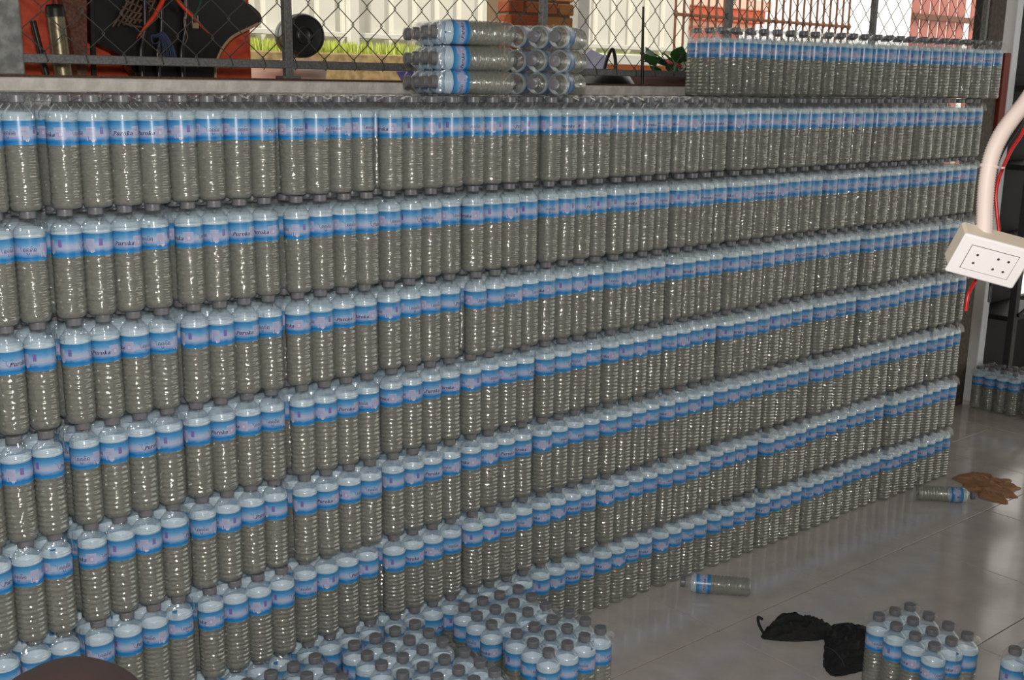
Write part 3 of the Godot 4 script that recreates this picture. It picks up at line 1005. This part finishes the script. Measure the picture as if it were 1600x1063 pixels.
# ---------------------------------------------------------------- the yard beyond
func outside() -> void:
	var g := structure("ground_1", box_shape(Vector3(-0.55, 0.5, -9.75), Vector3(12.9, 1.0, 18.0)), M.yard_ground)
	g.name = "ground"
	# black drum on a pale tub
	var d := thing("black_drum", "black ribbed plastic drum lying with its round end facing the fence", "drum", Vector3(2.285, 1.985, -1.60))
	var face := Basis(Vector3(1, 0, 0), PI / 2).rotated(Vector3.UP, -0.25)
	part("barrel", lathe_shape([Vector2(0.070, -0.17), Vector2(0.083, -0.165), Vector2(0.085, -0.10), Vector2(0.088, -0.095), Vector2(0.085, -0.09), Vector2(0.085, -0.03), Vector2(0.088, -0.025), Vector2(0.085, -0.02), Vector2(0.084, 0.0), Vector2(0.076, 0.006), Vector2(0.072, 0.002), Vector2(0.035, 0.001)], 36, Transform3D(face, Vector3.ZERO)), M.black_plastic, d)
	part("lid", lathe_shape([Vector2(0.036, 0.0), Vector2(0.034, 0.012), Vector2(0.022, 0.014), Vector2(0.018, 0.010), Vector2(0.0, 0.010)], 28, Transform3D(face, Vector3.ZERO)), M.black_plastic, d)
	var tub := thing("plastic_tub", "pale pinkish plastic tub under the black drum", "tub", Vector3(2.21, 1.0, -1.62))
	part("bowl", lathe_shape([Vector2(0.10, 0.60), Vector2(0.13, 0.66), Vector2(0.155, 0.80), Vector2(0.165, 0.86), Vector2(0.16, 0.862), Vector2(0.14, 0.80)], 30), M.pale_plastic, tub)
	part("stand", lathe_shape([Vector2(0.14, 0.0), Vector2(0.13, 0.02), Vector2(0.09, 0.30), Vector2(0.10, 0.60)], 30), M.white_paint, tub)
	part("cradle", box_shape(Vector3(0.06, 0.874, 0.0), Vector3(0.12, 0.030, 0.12), 0.004), M.pale_plastic, tub)
	var bb := thing("blue_basin", "dark blue plastic basin beyond the fence, beside the lying packs", "basin", Vector3(3.17, 1.0, -2.0))
	part("basin", lathe_shape([Vector2(0.06, 0.74), Vector2(0.09, 0.76), Vector2(0.135, 0.83), Vector2(0.15, 0.855), Vector2(0.144, 0.857), Vector2(0.12, 0.83)], 30), M.blue_plastic, bb)
	part("stand", lathe_shape([Vector2(0.12, 0.0), Vector2(0.08, 0.05), Vector2(0.06, 0.74)], 24), M.white_paint, bb)
	# plinth with grass and a corrugated metal hoarding
	var low := Shape.new()
	low.box(Vector3(5.0, 1.49, -4.08), Vector3(9.0, 0.99, 0.36), 0.01)
	structure("wall_plinth", low, M.plinth_tan)
	var grass := MultiMeshInstance3D.new()
	grass.name = "grass"
	var blade := Shape.new()
	blade.flat([Vector3(-0.006, 0, 0), Vector3(0.006, 0, 0), Vector3(0.003, 0.06, 0.008)], Vector3(0, 0.2, 1).normalized())
	blade.flat([Vector3(-0.006, 0, 0), Vector3(0.003, 0.06, 0.008), Vector3(-0.002, 0.085, 0.016)], Vector3(0, 0.2, 1).normalized())
	var mm := MultiMesh.new()
	mm.transform_format = MultiMesh.TRANSFORM_3D
	mm.mesh = commit([blade, M.grass_blade])
	mm.instance_count = 4200
	for i in 4200:
		mm.set_instance_transform(i, Transform3D(Basis(Vector3.UP, rng.randf() * TAU).scaled(Vector3.ONE * rng.randf_range(0.5, 1.1)), Vector3(rng.randf_range(2.4, 7.4), 1.984, rng.randf_range(-4.1, -3.92))))
	grass.multimesh = mm
	add_child(grass)
	grass.set_meta("kind", "stuff")
	tag(grass, "sunlit grass growing along the foot of the white metal hoarding", "grass")
	var t := thing("metal_hoarding", "tall white corrugated metal hoarding behind the yard, in bright daylight", "hoarding", Vector3(2.45, 1.98, -4.16))
	var sheet := Shape.new()
	var prof := []
	for k in 5:
		var x := k * 0.195
		prof.append_array([Vector2(x, 0.0), Vector2(x + 0.120, 0.0), Vector2(x + 0.138, -0.034), Vector2(x + 0.176, -0.034)])
	prof.append(Vector2(0.975, 0.0))
	for i in prof.size() - 1:
		var a: Vector2 = prof[i]
		var b: Vector2 = prof[i + 1]
		var nn := Vector3(a.y - b.y, 0, b.x - a.x).normalized()
		sheet.flat([Vector3(a.x, 0, a.y), Vector3(b.x, 0, b.y), Vector3(b.x, 2.6, b.y), Vector3(a.x, 2.6, a.y)], nn)
		sheet.flat([Vector3(a.x, 0, a.y) - nn * 0.002, Vector3(b.x, 0, b.y) - nn * 0.002, Vector3(b.x, 2.6, b.y) - nn * 0.002, Vector3(a.x, 2.6, a.y) - nn * 0.002], -nn)
	var sm := commit([sheet, M.white_sheet])
	for k in 5:
		var o := node_of("sheet", sm, t)
		o.position = Vector3(k * 0.975, 0, 0)
	part("rail", box_shape(Vector3(2.4, 0.13, 0.03), Vector3(4.9, 0.035, 0.03), 0.003), M.white_paint, t)
	part("post", box_shape(Vector3(1.585, 1.1, 0.06), Vector3(0.075, 2.6, 0.05), 0.004), M.white_paint, t)
	part("post", box_shape(Vector3(4.86, 1.1, 0.06), Vector3(0.06, 2.6, 0.05), 0.004), M.white_paint, t)
	# brick pier
	var pier := thing("brick_pier", "rough brick pier in the yard behind the lying bottle packs", "pier", Vector3(3.895, 1.0, -2.1))
	part("core", box_shape(Vector3(0, 1.1, 0), Vector3(0.42, 2.2, 0.18)), M.mortar, pier)
	var br := []
	for k in 3:
		br.append([commit([box_shape(Vector3.ZERO, Vector3(0.205, 0.058, 0.1), 0.005), M["brick_%d" % k]]), commit([box_shape(Vector3.ZERO, Vector3(0.098, 0.058, 0.1), 0.005), M["brick_%d" % k]])])
	for c in 32:
		var y := 0.035 + c * 0.068
		var xs := [[-0.113, 0], [0.113, 0]] if c % 2 == 0 else [[-0.170, 1], [0.0, 0], [0.170, 1]]
		for q in xs:
			var tone := clampi(int(q[0] * 8.0 + 1.2 + rng.randf_range(-0.4, 0.4)), 0, 2)
			var o := node_of("brick", br[tone][q[1]], pier)
			o.position = Vector3(q[0] + rng.randf_range(-0.004, 0.004), y, 0.06 + rng.randf_range(-0.004, 0.006))
	tag(node_of("white_post", commit([box_shape(Vector3(4.345, 2.1, -2.2), Vector3(0.085, 2.2, 0.085), 0.004), M.white_paint])), "white painted post right of the brick pier", "post")
	# coral house
	var h := thing("coral_house", "coral-painted house with a projecting cornice and a dark door, far behind", "house", Vector3(9.7, 1.0, -6.4))
	part("wall", box_shape(Vector3(0.3, 0.75, -0.2), Vector3(1.6, 1.5, 0.4)), M.coral_paint, h)
	part("cornice", box_shape(Vector3(0.1, 1.60, 0.0), Vector3(2.0, 0.14, 0.8), 0.01), M.coral_paint, h)
	part("moulding", box_shape(Vector3(0.15, 1.50, -0.02), Vector3(1.8, 0.06, 0.66), 0.01), M.coral_pale, h)
	part("parapet", box_shape(Vector3(0.1, 1.73, 0.0), Vector3(2.1, 0.12, 0.9), 0.01), M.coral_pale, h)
	part("door", box_shape(Vector3(-0.12, 0.70, 0.01), Vector3(0.24, 1.30, 0.04), 0.004), M.dark_door, h)
	part("pilaster", box_shape(Vector3(0.14, 0.72, 0.03), Vector3(0.12, 1.44, 0.08), 0.004), M.coral_pale, h)
	# orange low wall with a pale top
	var ow := thing("low_wall", "low orange garden wall with a sunlit pale coping", "garden wall", Vector3(5.55, 1.0, -3.0))
	part("wall", box_shape(Vector3(0, 0.47, 0), Vector3(0.85, 0.94, 0.16), 0.004), M.orange_wall, ow)
	part("coping", box_shape(Vector3(0, 0.975, 0), Vector3(0.92, 0.07, 0.24), 0.006), M.white_paint, ow)
	# white sheet of board
	var paper := Shape.new()
	paper.slab([Vector2(-0.09, -0.88), Vector2(-0.09, 0.07), Vector2(-0.03, 0.115), Vector2(0.10, 0.075), Vector2(0.10, -0.88)], -0.006, 0.006)
	var pp := node_of("white_board", commit([paper, M.paper_white]))
	pp.position = Vector3(4.28, 1.88, -2.0)
	tag(pp, "white sheet of board leaning behind the fence, right of the brick pier", "board")
	# black bag with a handle
	var bag := thing("black_bag", "black bag with an upright looped handle behind the fence", "bag", Vector3(3.60, 1.0, -1.2))
	var lump := Shape.new()
	lump.lathe([Vector2(0.12, 0.0), Vector2(0.17, 0.2), Vector2(0.18, 0.55), Vector2(0.16, 0.78), Vector2(0.10, 0.862), Vector2(0.0, 0.88)], 28)
	part("bag", lump, M.black_vinyl, bag)
	part("handle", tube_shape(curve([Vector3(-0.035, 0.85, 0.02), Vector3(-0.012, 0.92, 0.02), Vector3(0.018, 0.965, 0.02), Vector3(0.038, 0.93, 0.02), Vector3(0.05, 0.85, 0.02)], 7), 0.008, 8), M.black_vinyl, bag)
	# potted plant and its pot
	var plant := thing("potted_plant", "dark green leafy plant with red flowers in a brown pot beyond the fence", "plant", Vector3(4.38, 1.0, -1.5))
	part("pot", lathe_shape([Vector2(0.0, 0.0), Vector2(0.16, 0.0), Vector2(0.20, 0.45), Vector2(0.24, 0.84), Vector2(0.25, 0.87), Vector2(0.21, 0.87), Vector2(0.19, 0.8), Vector2(0.0, 0.8)], 30), M.purple_brown, plant)
	var lf := Shape.new()
	var rows := []
	for k in 7:
		var u := k / 6.0
		var wd := 0.034 * sin(PI * pow(u, 0.75)) + 0.001
		rows.append([lf.point(Vector3(-wd, 0.10 * u * (1.0 - 0.3 * u) + 0.006, 0.10 * u), Vector3(0.2, 1, -0.6).normalized()), lf.point(Vector3(0, 0.10 * u * (1.0 - 0.3 * u), 0.10 * u), Vector3(0, 1, -0.6).normalized()), lf.point(Vector3(wd, 0.10 * u * (1.0 - 0.3 * u) + 0.006, 0.10 * u), Vector3(-0.2, 1, -0.6).normalized())])
	for k in 6:
		for q in 2:
			lf.quad(rows[k][q], rows[k][q + 1], rows[k + 1][q + 1], rows[k + 1][q])
	var lm := commit([lf, M.leaf_green])
	for k in 34:
		var o := node_of("leaf", lm, plant)
		var a := rng.randf() * TAU
		var rr := rng.randf_range(0.0, 0.16)
		o.transform = Transform3D(Basis(Vector3.UP, a).rotated(Vector3.RIGHT, rng.randf_range(-0.5, 0.3)).scaled(Vector3.ONE * rng.randf_range(0.6, 1.1)), Vector3(rr * sin(a), rng.randf_range(0.82, 0.93), rr * cos(a)))
	for k in 5:
		part("flower", lathe_shape([Vector2(0.0, 0.0), Vector2(0.014, 0.006), Vector2(0.018, 0.014), Vector2(0.008, 0.016), Vector2(0.0, 0.012)], 10, Transform3D(Basis(Vector3.RIGHT, 0.6), Vector3(rng.randf_range(-0.16, 0.02), rng.randf_range(0.88, 0.93), rng.randf_range(0.02, 0.16)))), M.flower_red, plant)
	part("stem", tube_shape([Vector3(0, 0.7, 0), Vector3(0.01, 0.84, 0), Vector3(0.02, 0.93, 0.01)], [0.012, 0.01, 0.005], 7), M.leaf_green, plant)
	# barred gate, sky behind
	var far := structure("ground_far", box_shape(Vector3(12.0, 0.5, -11.0), Vector3(12.2, 1.0, 16.6)), M.yard_ground)
	far.name = "ground_001"
	var gate := thing("barred_gate", "thin brown barred fence against the white sky behind the standing packs", "barred fence", Vector3(6.0, 1.0, -3.0))
	for y in [0.1, 1.30]:
		part("rail", box_shape(Vector3(1.04, y, 0), Vector3(2.1, 0.022, 0.022), 0.002), M.gate_bar, gate)
	var bar := commit([box_shape(Vector3(0, 1.0, 0), Vector3(0.014, 2.0, 0.014), 0.002), M.gate_bar])
	var tip := commit([lathe_shape([Vector2(0.0, -0.03), Vector2(0.016, 0.0), Vector2(0.0, 0.03)], 6), M.gate_bar])
	for k in 25:
		var o := node_of("bar", bar, gate)
		o.position = Vector3(k * 0.0865, 0, 0)
		var p := node_of("finial", tip, gate)
		p.position = Vector3(k * 0.0865, 1.30, 0.012)
	# coral slatted gate
	var pg := thing("slatted_gate", "faded coral slatted gate beyond the right end of the bottle wall", "gate", Vector3(9.0, 1.0, -3.0))
	var slat := commit([box_shape(Vector3(0, 1.1, 0), Vector3(0.115, 2.2, 0.02), 0.003), M.pink_slat])
	for k in 6:
		var o := node_of("slat", slat, pg)
		o.position = Vector3(0.06 + k * 0.150, 0, 0)
	for k in 4:
		var o := node_of("slat", slat, pg)
		o.position = Vector3(1.03 + k * 0.20, 0, 0)
		o.scale = Vector3(0.75, 1, 1)
	for y in [0.25, 1.43]:
		part("rail", box_shape(Vector3(0.85, y, 0.025), Vector3(1.75, 0.05, 0.03), 0.003), M.gate_bar, pg)

# ---------------------------------------------------------------- right corner: pillar, door frame, rack
func right_corner() -> void:
	structure("trim_4", box_shape(Vector3(5.965, 1.545, -0.63), Vector3(0.165, 3.09, 0.03), 0.004), M.pillar_brown)
	structure("trim_5", box_shape(Vector3(6.086, 1.58, -0.62), Vector3(0.068, 0.86, 0.05), 0.003), M.red_board)
	structure("trim_6", box_shape(Vector3(6.162, 1.545, -0.63), Vector3(0.07, 3.09, 0.07), 0.004), M.frame_white)
	# dark boarding right of the frame, with an open window in it
	var boarding := Shape.new()
	boarding.box(Vector3(6.55, 1.545, -0.86), Vector3(0.70, 3.09, 0.04))
	boarding.box(Vector3(8.25, 1.545, -0.86), Vector3(0.78, 3.09, 0.04))
	boarding.box(Vector3(7.38, 2.845, -0.86), Vector3(0.96, 0.49, 0.04))
	boarding.box(Vector3(7.38, 0.25, -0.86), Vector3(0.96, 0.50, 0.04))
	structure("wall_boarding", boarding, M.rack_dark)
	var r := thing("storage_rack", "dark steel storage rack in the corner right of the pillar", "rack", Vector3(6.6, 0, -0.50))
	for x in [-0.30, 0.26]:
		part("upright", box_shape(Vector3(x, 0.95, 0.0), Vector3(0.05, 1.9, 0.04), 0.003), M.rack_grey, r)
	for y in [0.06, 0.50, 0.94, 1.38, 1.82]:
		part("shelf", box_shape(Vector3(-0.02, y, -0.15), Vector3(0.60, 0.03, 0.30), 0.003), M.rack_dark, r)
	part("back_sheet", box_shape(Vector3(-0.02, 0.95, -0.31), Vector3(0.62, 1.9, 0.02)), M.rack_dark, r)
	for k in 3:
		part("brace", box_shape(Vector3(-0.02, 0.62 + 0.44 * k, 0.026), Vector3(0.58, 0.02, 0.012), 0.002, Basis(Vector3(0, 0, 1), 0.34)), M.rack_dark, r)
	# slotted tan upright leaning in front
	var t := thing("slotted_upright", "tan slotted angle-steel upright standing in the right corner", "upright", Vector3(6.56, 0.0, -0.30))
	part("angle", box_shape(Vector3(0, 0.9, 0), Vector3(0.034, 1.8, 0.012), 0.002), M.tan_upright, t)
	for k in 14:
		part("slot", box_shape(Vector3(0.002, 0.16 + 0.12 * k, 0.0058), Vector3(0.012, 0.075, 0.0016)), M.red_board, t)
	var hammer := thing("wooden_tool", "pale wooden tool handle hanging on a black strap in the right corner", "tool handle", Vector3(6.42, 0.0, -0.36))
	part("handle", tube_shape([Vector3(0, 0.42, 0), Vector3(0.004, 0.50, 0), Vector3(0.010, 0.68, 0), Vector3(0.012, 0.72, 0)], [0.010, 0.013, 0.018, 0.014], 10), M.tan_upright, hammer)
	part("strap", tube_shape(curve([Vector3(0.012, 0.72, 0), Vector3(0.02, 0.80, 0.005), Vector3(0.01, 0.88, 0), Vector3(0.02, 1.0, -0.02), Vector3(0.02, 1.75, -0.06)], 6), 0.008, 7), M.wire_black, hammer)

# ---------------------------------------------------------------- the person whose crown shows at the lower edge
func field_mesh(st: Shape, bones: Array, lo: Vector3, hi: Vector3, cell: float, k: float) -> void:
	# bones: [a, b, ra, rb]; surface nets over the smooth union of tapered capsules
	var nx := int((hi.x - lo.x) / cell) + 2
	var ny := int((hi.y - lo.y) / cell) + 2
	var nz := int((hi.z - lo.z) / cell) + 2
	var val := PackedFloat32Array()
	val.resize(nx * ny * nz)
	val.fill(1.0)
	for b in bones:
		var a: Vector3 = b[0]
		var ab: Vector3 = b[1] - b[0]
		var l2 := maxf(ab.length_squared(), 1e-9)
		var reach := maxf(b[2], b[3]) + 3.0 * k + 2.0 * cell
		var from := (Vector3(minf(a.x, b[1].x), minf(a.y, b[1].y), minf(a.z, b[1].z)) - Vector3.ONE * reach - lo) / cell
		var to := (Vector3(maxf(a.x, b[1].x), maxf(a.y, b[1].y), maxf(a.z, b[1].z)) + Vector3.ONE * reach - lo) / cell
		for z in range(maxi(0, int(from.z)), mini(nz, int(to.z) + 2)):
			for y in range(maxi(0, int(from.y)), mini(ny, int(to.y) + 2)):
				for x in range(maxi(0, int(from.x)), mini(nx, int(to.x) + 2)):
					var p := lo + Vector3(x, y, z) * cell - a
					var t := clampf(p.dot(ab) / l2, 0.0, 1.0)
					var d: float = (p - ab * t).length() - lerpf(b[2], b[3], t)
					var i := x + nx * (y + ny * z)
					var o := val[i]
					var h := maxf(k - absf(o - d), 0.0) / k
					val[i] = minf(o, d) - h * h * k * 0.25
	var at := {}
	var corner := []
	for c in 8:
		corner.append((c & 1) + nx * (((c >> 1) & 1) + ny * ((c >> 2) & 1)))
	for z in nz - 1:
		for y in ny - 1:
			for x in nx - 1:
				var i := x + nx * (y + ny * z)
				var inside := 0
				for c in 8:
					if val[i + corner[c]] < 0.0:
						inside += 1
				if inside == 0 or inside == 8:
					continue
				var sum := Vector3.ZERO
				var cnt := 0
				for c in 8:
					for bit in [1, 2, 4]:
						if c & bit:
							continue
						var va := val[i + corner[c]]
						var vb := val[i + corner[c | bit]]
						if (va < 0.0) != (vb < 0.0):
							var pa := Vector3(c & 1, (c >> 1) & 1, (c >> 2) & 1)
							var pb := Vector3((c | bit) & 1, ((c | bit) >> 1) & 1, ((c | bit) >> 2) & 1)
							sum += pa.lerp(pb, va / (va - vb))
							cnt += 1
				var g := Vector3(val[i + 1] - val[i], val[i + nx] - val[i], val[i + nx * ny] - val[i])
				at[i] = st.point(lo + (Vector3(x, y, z) + sum / cnt) * cell, g.normalized())
	for z in range(1, nz - 1):
		for y in range(1, ny - 1):
			for x in range(1, nx - 1):
				var i := x + nx * (y + ny * z)
				for axis in 3:
					var j: int = i + [1, nx, nx * ny][axis]
					if (val[i] < 0.0) == (val[j] < 0.0):
						continue
					var u: int = [nx, nx * ny, 1][axis]
					var w: int = [nx * ny, 1, nx][axis]
					st.quad(at[i - u - w], at[i - w], at[i], at[i - u])

func person() -> void:
	var t := thing("person", "crown of a dark-haired person's head at the lower left edge", "person", Vector3(0.289, -0.014, 1.478))
	t.rotation.y = deg_to_rad(-38)
	# facing -z; a small figure standing with arms at the sides
	var body := Shape.new()
	var bones := [
		[Vector3(0, 0.62, 0), Vector3(0, 0.80, 0.005), 0.088, 0.095], [Vector3(0, 0.80, 0.005), Vector3(0, 0.93, 0), 0.098, 0.085],
		[Vector3(-0.11, 0.935, 0), Vector3(0.11, 0.935, 0), 0.05, 0.05], [Vector3(0, 0.95, 0), Vector3(0, 1.03, -0.005), 0.045, 0.040]]
	for s in [-1.0, 1.0]:
		bones.append([Vector3(s * 0.055, 0.60, 0), Vector3(s * 0.065, 0.34, -0.005), 0.072, 0.048])
		bones.append([Vector3(s * 0.065, 0.34, -0.005), Vector3(s * 0.07, 0.07, 0.01), 0.046, 0.030])
		bones.append([Vector3(s * 0.07, 0.045, 0.02), Vector3(s * 0.08, 0.026, -0.11), 0.034, 0.026])
		bones.append([Vector3(s * 0.145, 0.925, 0), Vector3(s * 0.175, 0.73, 0.01), 0.042, 0.033])
		bones.append([Vector3(s * 0.175, 0.73, 0.01), Vector3(s * 0.180, 0.55, -0.03), 0.032, 0.022])
	field_mesh(body, bones, Vector3(-0.27, -0.02, -0.2), Vector3(0.27, 1.06, 0.16), 0.012, 0.03)
	# head and hands on finer grids, in the same mesh
	var head := [
		[Vector3(0, 1.02, -0.005), Vector3(0, 1.09, -0.01), 0.040, 0.05],
		[Vector3(0, 1.155, 0.012), Vector3(0, 1.155, -0.018), 0.082, 0.078],
		[Vector3(0, 1.09, -0.035), Vector3(0, 1.065, -0.06), 0.052, 0.032],
		[Vector3(0, 1.125, -0.095), Vector3(0, 1.10, -0.108), 0.007, 0.013],
		[Vector3(-0.018, 1.068, -0.088), Vector3(0.018, 1.068, -0.088), 0.008, 0.008],
		[Vector3(-0.082, 1.13, 0.0), Vector3(-0.086, 1.10, 0.0), 0.014, 0.010],
		[Vector3(0.082, 1.13, 0.0), Vector3(0.086, 1.10, 0.0), 0.014, 0.010]]
	field_mesh(body, head, Vector3(-0.11, 1.0, -0.14), Vector3(0.11, 1.25, 0.11), 0.006, 0.012)
	for s in [-1.0, 1.0]:
		var o := Vector3(s * 0.180, 0.55, -0.03)
		var hand := [[o, o + Vector3(0, -0.045, -0.006), 0.021, 0.024]]
		for f in 4:
			var k := o + Vector3(0, -0.062, -0.026 + f * 0.013)
			var ln: float = [0.026, 0.031, 0.029, 0.022][f]
			hand.append([o + Vector3(0, -0.035, -0.018 + f * 0.009), k, 0.009, 0.0075])
			hand.append([k, k + Vector3(-s * 0.006, -ln, -0.003), 0.0072, 0.0066])
			hand.append([k + Vector3(-s * 0.006, -ln, -0.003), k + Vector3(-s * 0.015, -ln - 0.014, -0.004), 0.0066, 0.0055])
		hand.append([o + Vector3(0, -0.015, -0.016), o + Vector3(-s * 0.008, -0.042, -0.040), 0.010, 0.0075])
		hand.append([o + Vector3(-s * 0.008, -0.042, -0.040), o + Vector3(-s * 0.013, -0.062, -0.045), 0.0075, 0.006])
		field_mesh(body, hand, o + Vector3(-0.05, -0.13, -0.07), o + Vector3(0.05, 0.03, 0.05), 0.004, 0.004)
	body.smooth_normals(0)
	part("body", body, M.skin, t)
	var hair := Shape.new()
	field_mesh(hair, [[Vector3(0, 1.165, 0.016), Vector3(0, 1.160, -0.008), 0.084, 0.081], [Vector3(0, 1.13, 0.03), Vector3(0, 1.10, 0.04), 0.072, 0.05], [Vector3(-0.02, 1.165, -0.04), Vector3(0.02, 1.165, -0.04), 0.050, 0.050]], Vector3(-0.11, 1.02, -0.12), Vector3(0.11, 1.27, 0.13), 0.006, 0.012)
	hair.smooth_normals(0)
	part("hair", hair, M.hair, t)
	for s in [-1.0, 1.0]:
		part("eye", lathe_shape([Vector2(0.0, -0.007), Vector2(0.006, -0.003), Vector2(0.007, 0.0), Vector2(0.006, 0.003), Vector2(0.0, 0.007)], 12, Transform3D(Basis.IDENTITY, Vector3(s * 0.03, 1.128, -0.083))), M.wire_black, t)
	var shirt := Shape.new()
	var sb := [[Vector3(0, 0.60, 0), Vector3(0, 0.80, 0.005), 0.100, 0.104], [Vector3(0, 0.80, 0.005), Vector3(0, 0.92, 0), 0.107, 0.092], [Vector3(-0.11, 0.938, 0), Vector3(0.11, 0.938, 0), 0.056, 0.056]]
	for s in [-1.0, 1.0]:
		sb.append([Vector3(s * 0.145, 0.928, 0), Vector3(s * 0.165, 0.81, 0.006), 0.050, 0.046])
	field_mesh(shirt, sb, Vector3(-0.26, 0.45, -0.16), Vector3(0.26, 1.03, 0.16), 0.012, 0.03)
	shirt.smooth_normals(0)
	part("shirt", shirt, M.shirt, t)
	var sh := Shape.new()
	var hb := [[Vector3(-0.03, 0.58, 0), Vector3(0.03, 0.58, 0), 0.095, 0.095]]
	for s in [-1.0, 1.0]:
		hb.append([Vector3(s * 0.057, 0.57, 0), Vector3(s * 0.068, 0.38, -0.003), 0.083, 0.072])
	field_mesh(sh, hb, Vector3(-0.2, 0.25, -0.15), Vector3(0.2, 0.75, 0.15), 0.012, 0.02)
	sh.smooth_normals(0)
	part("shorts", sh, M.shorts, t)
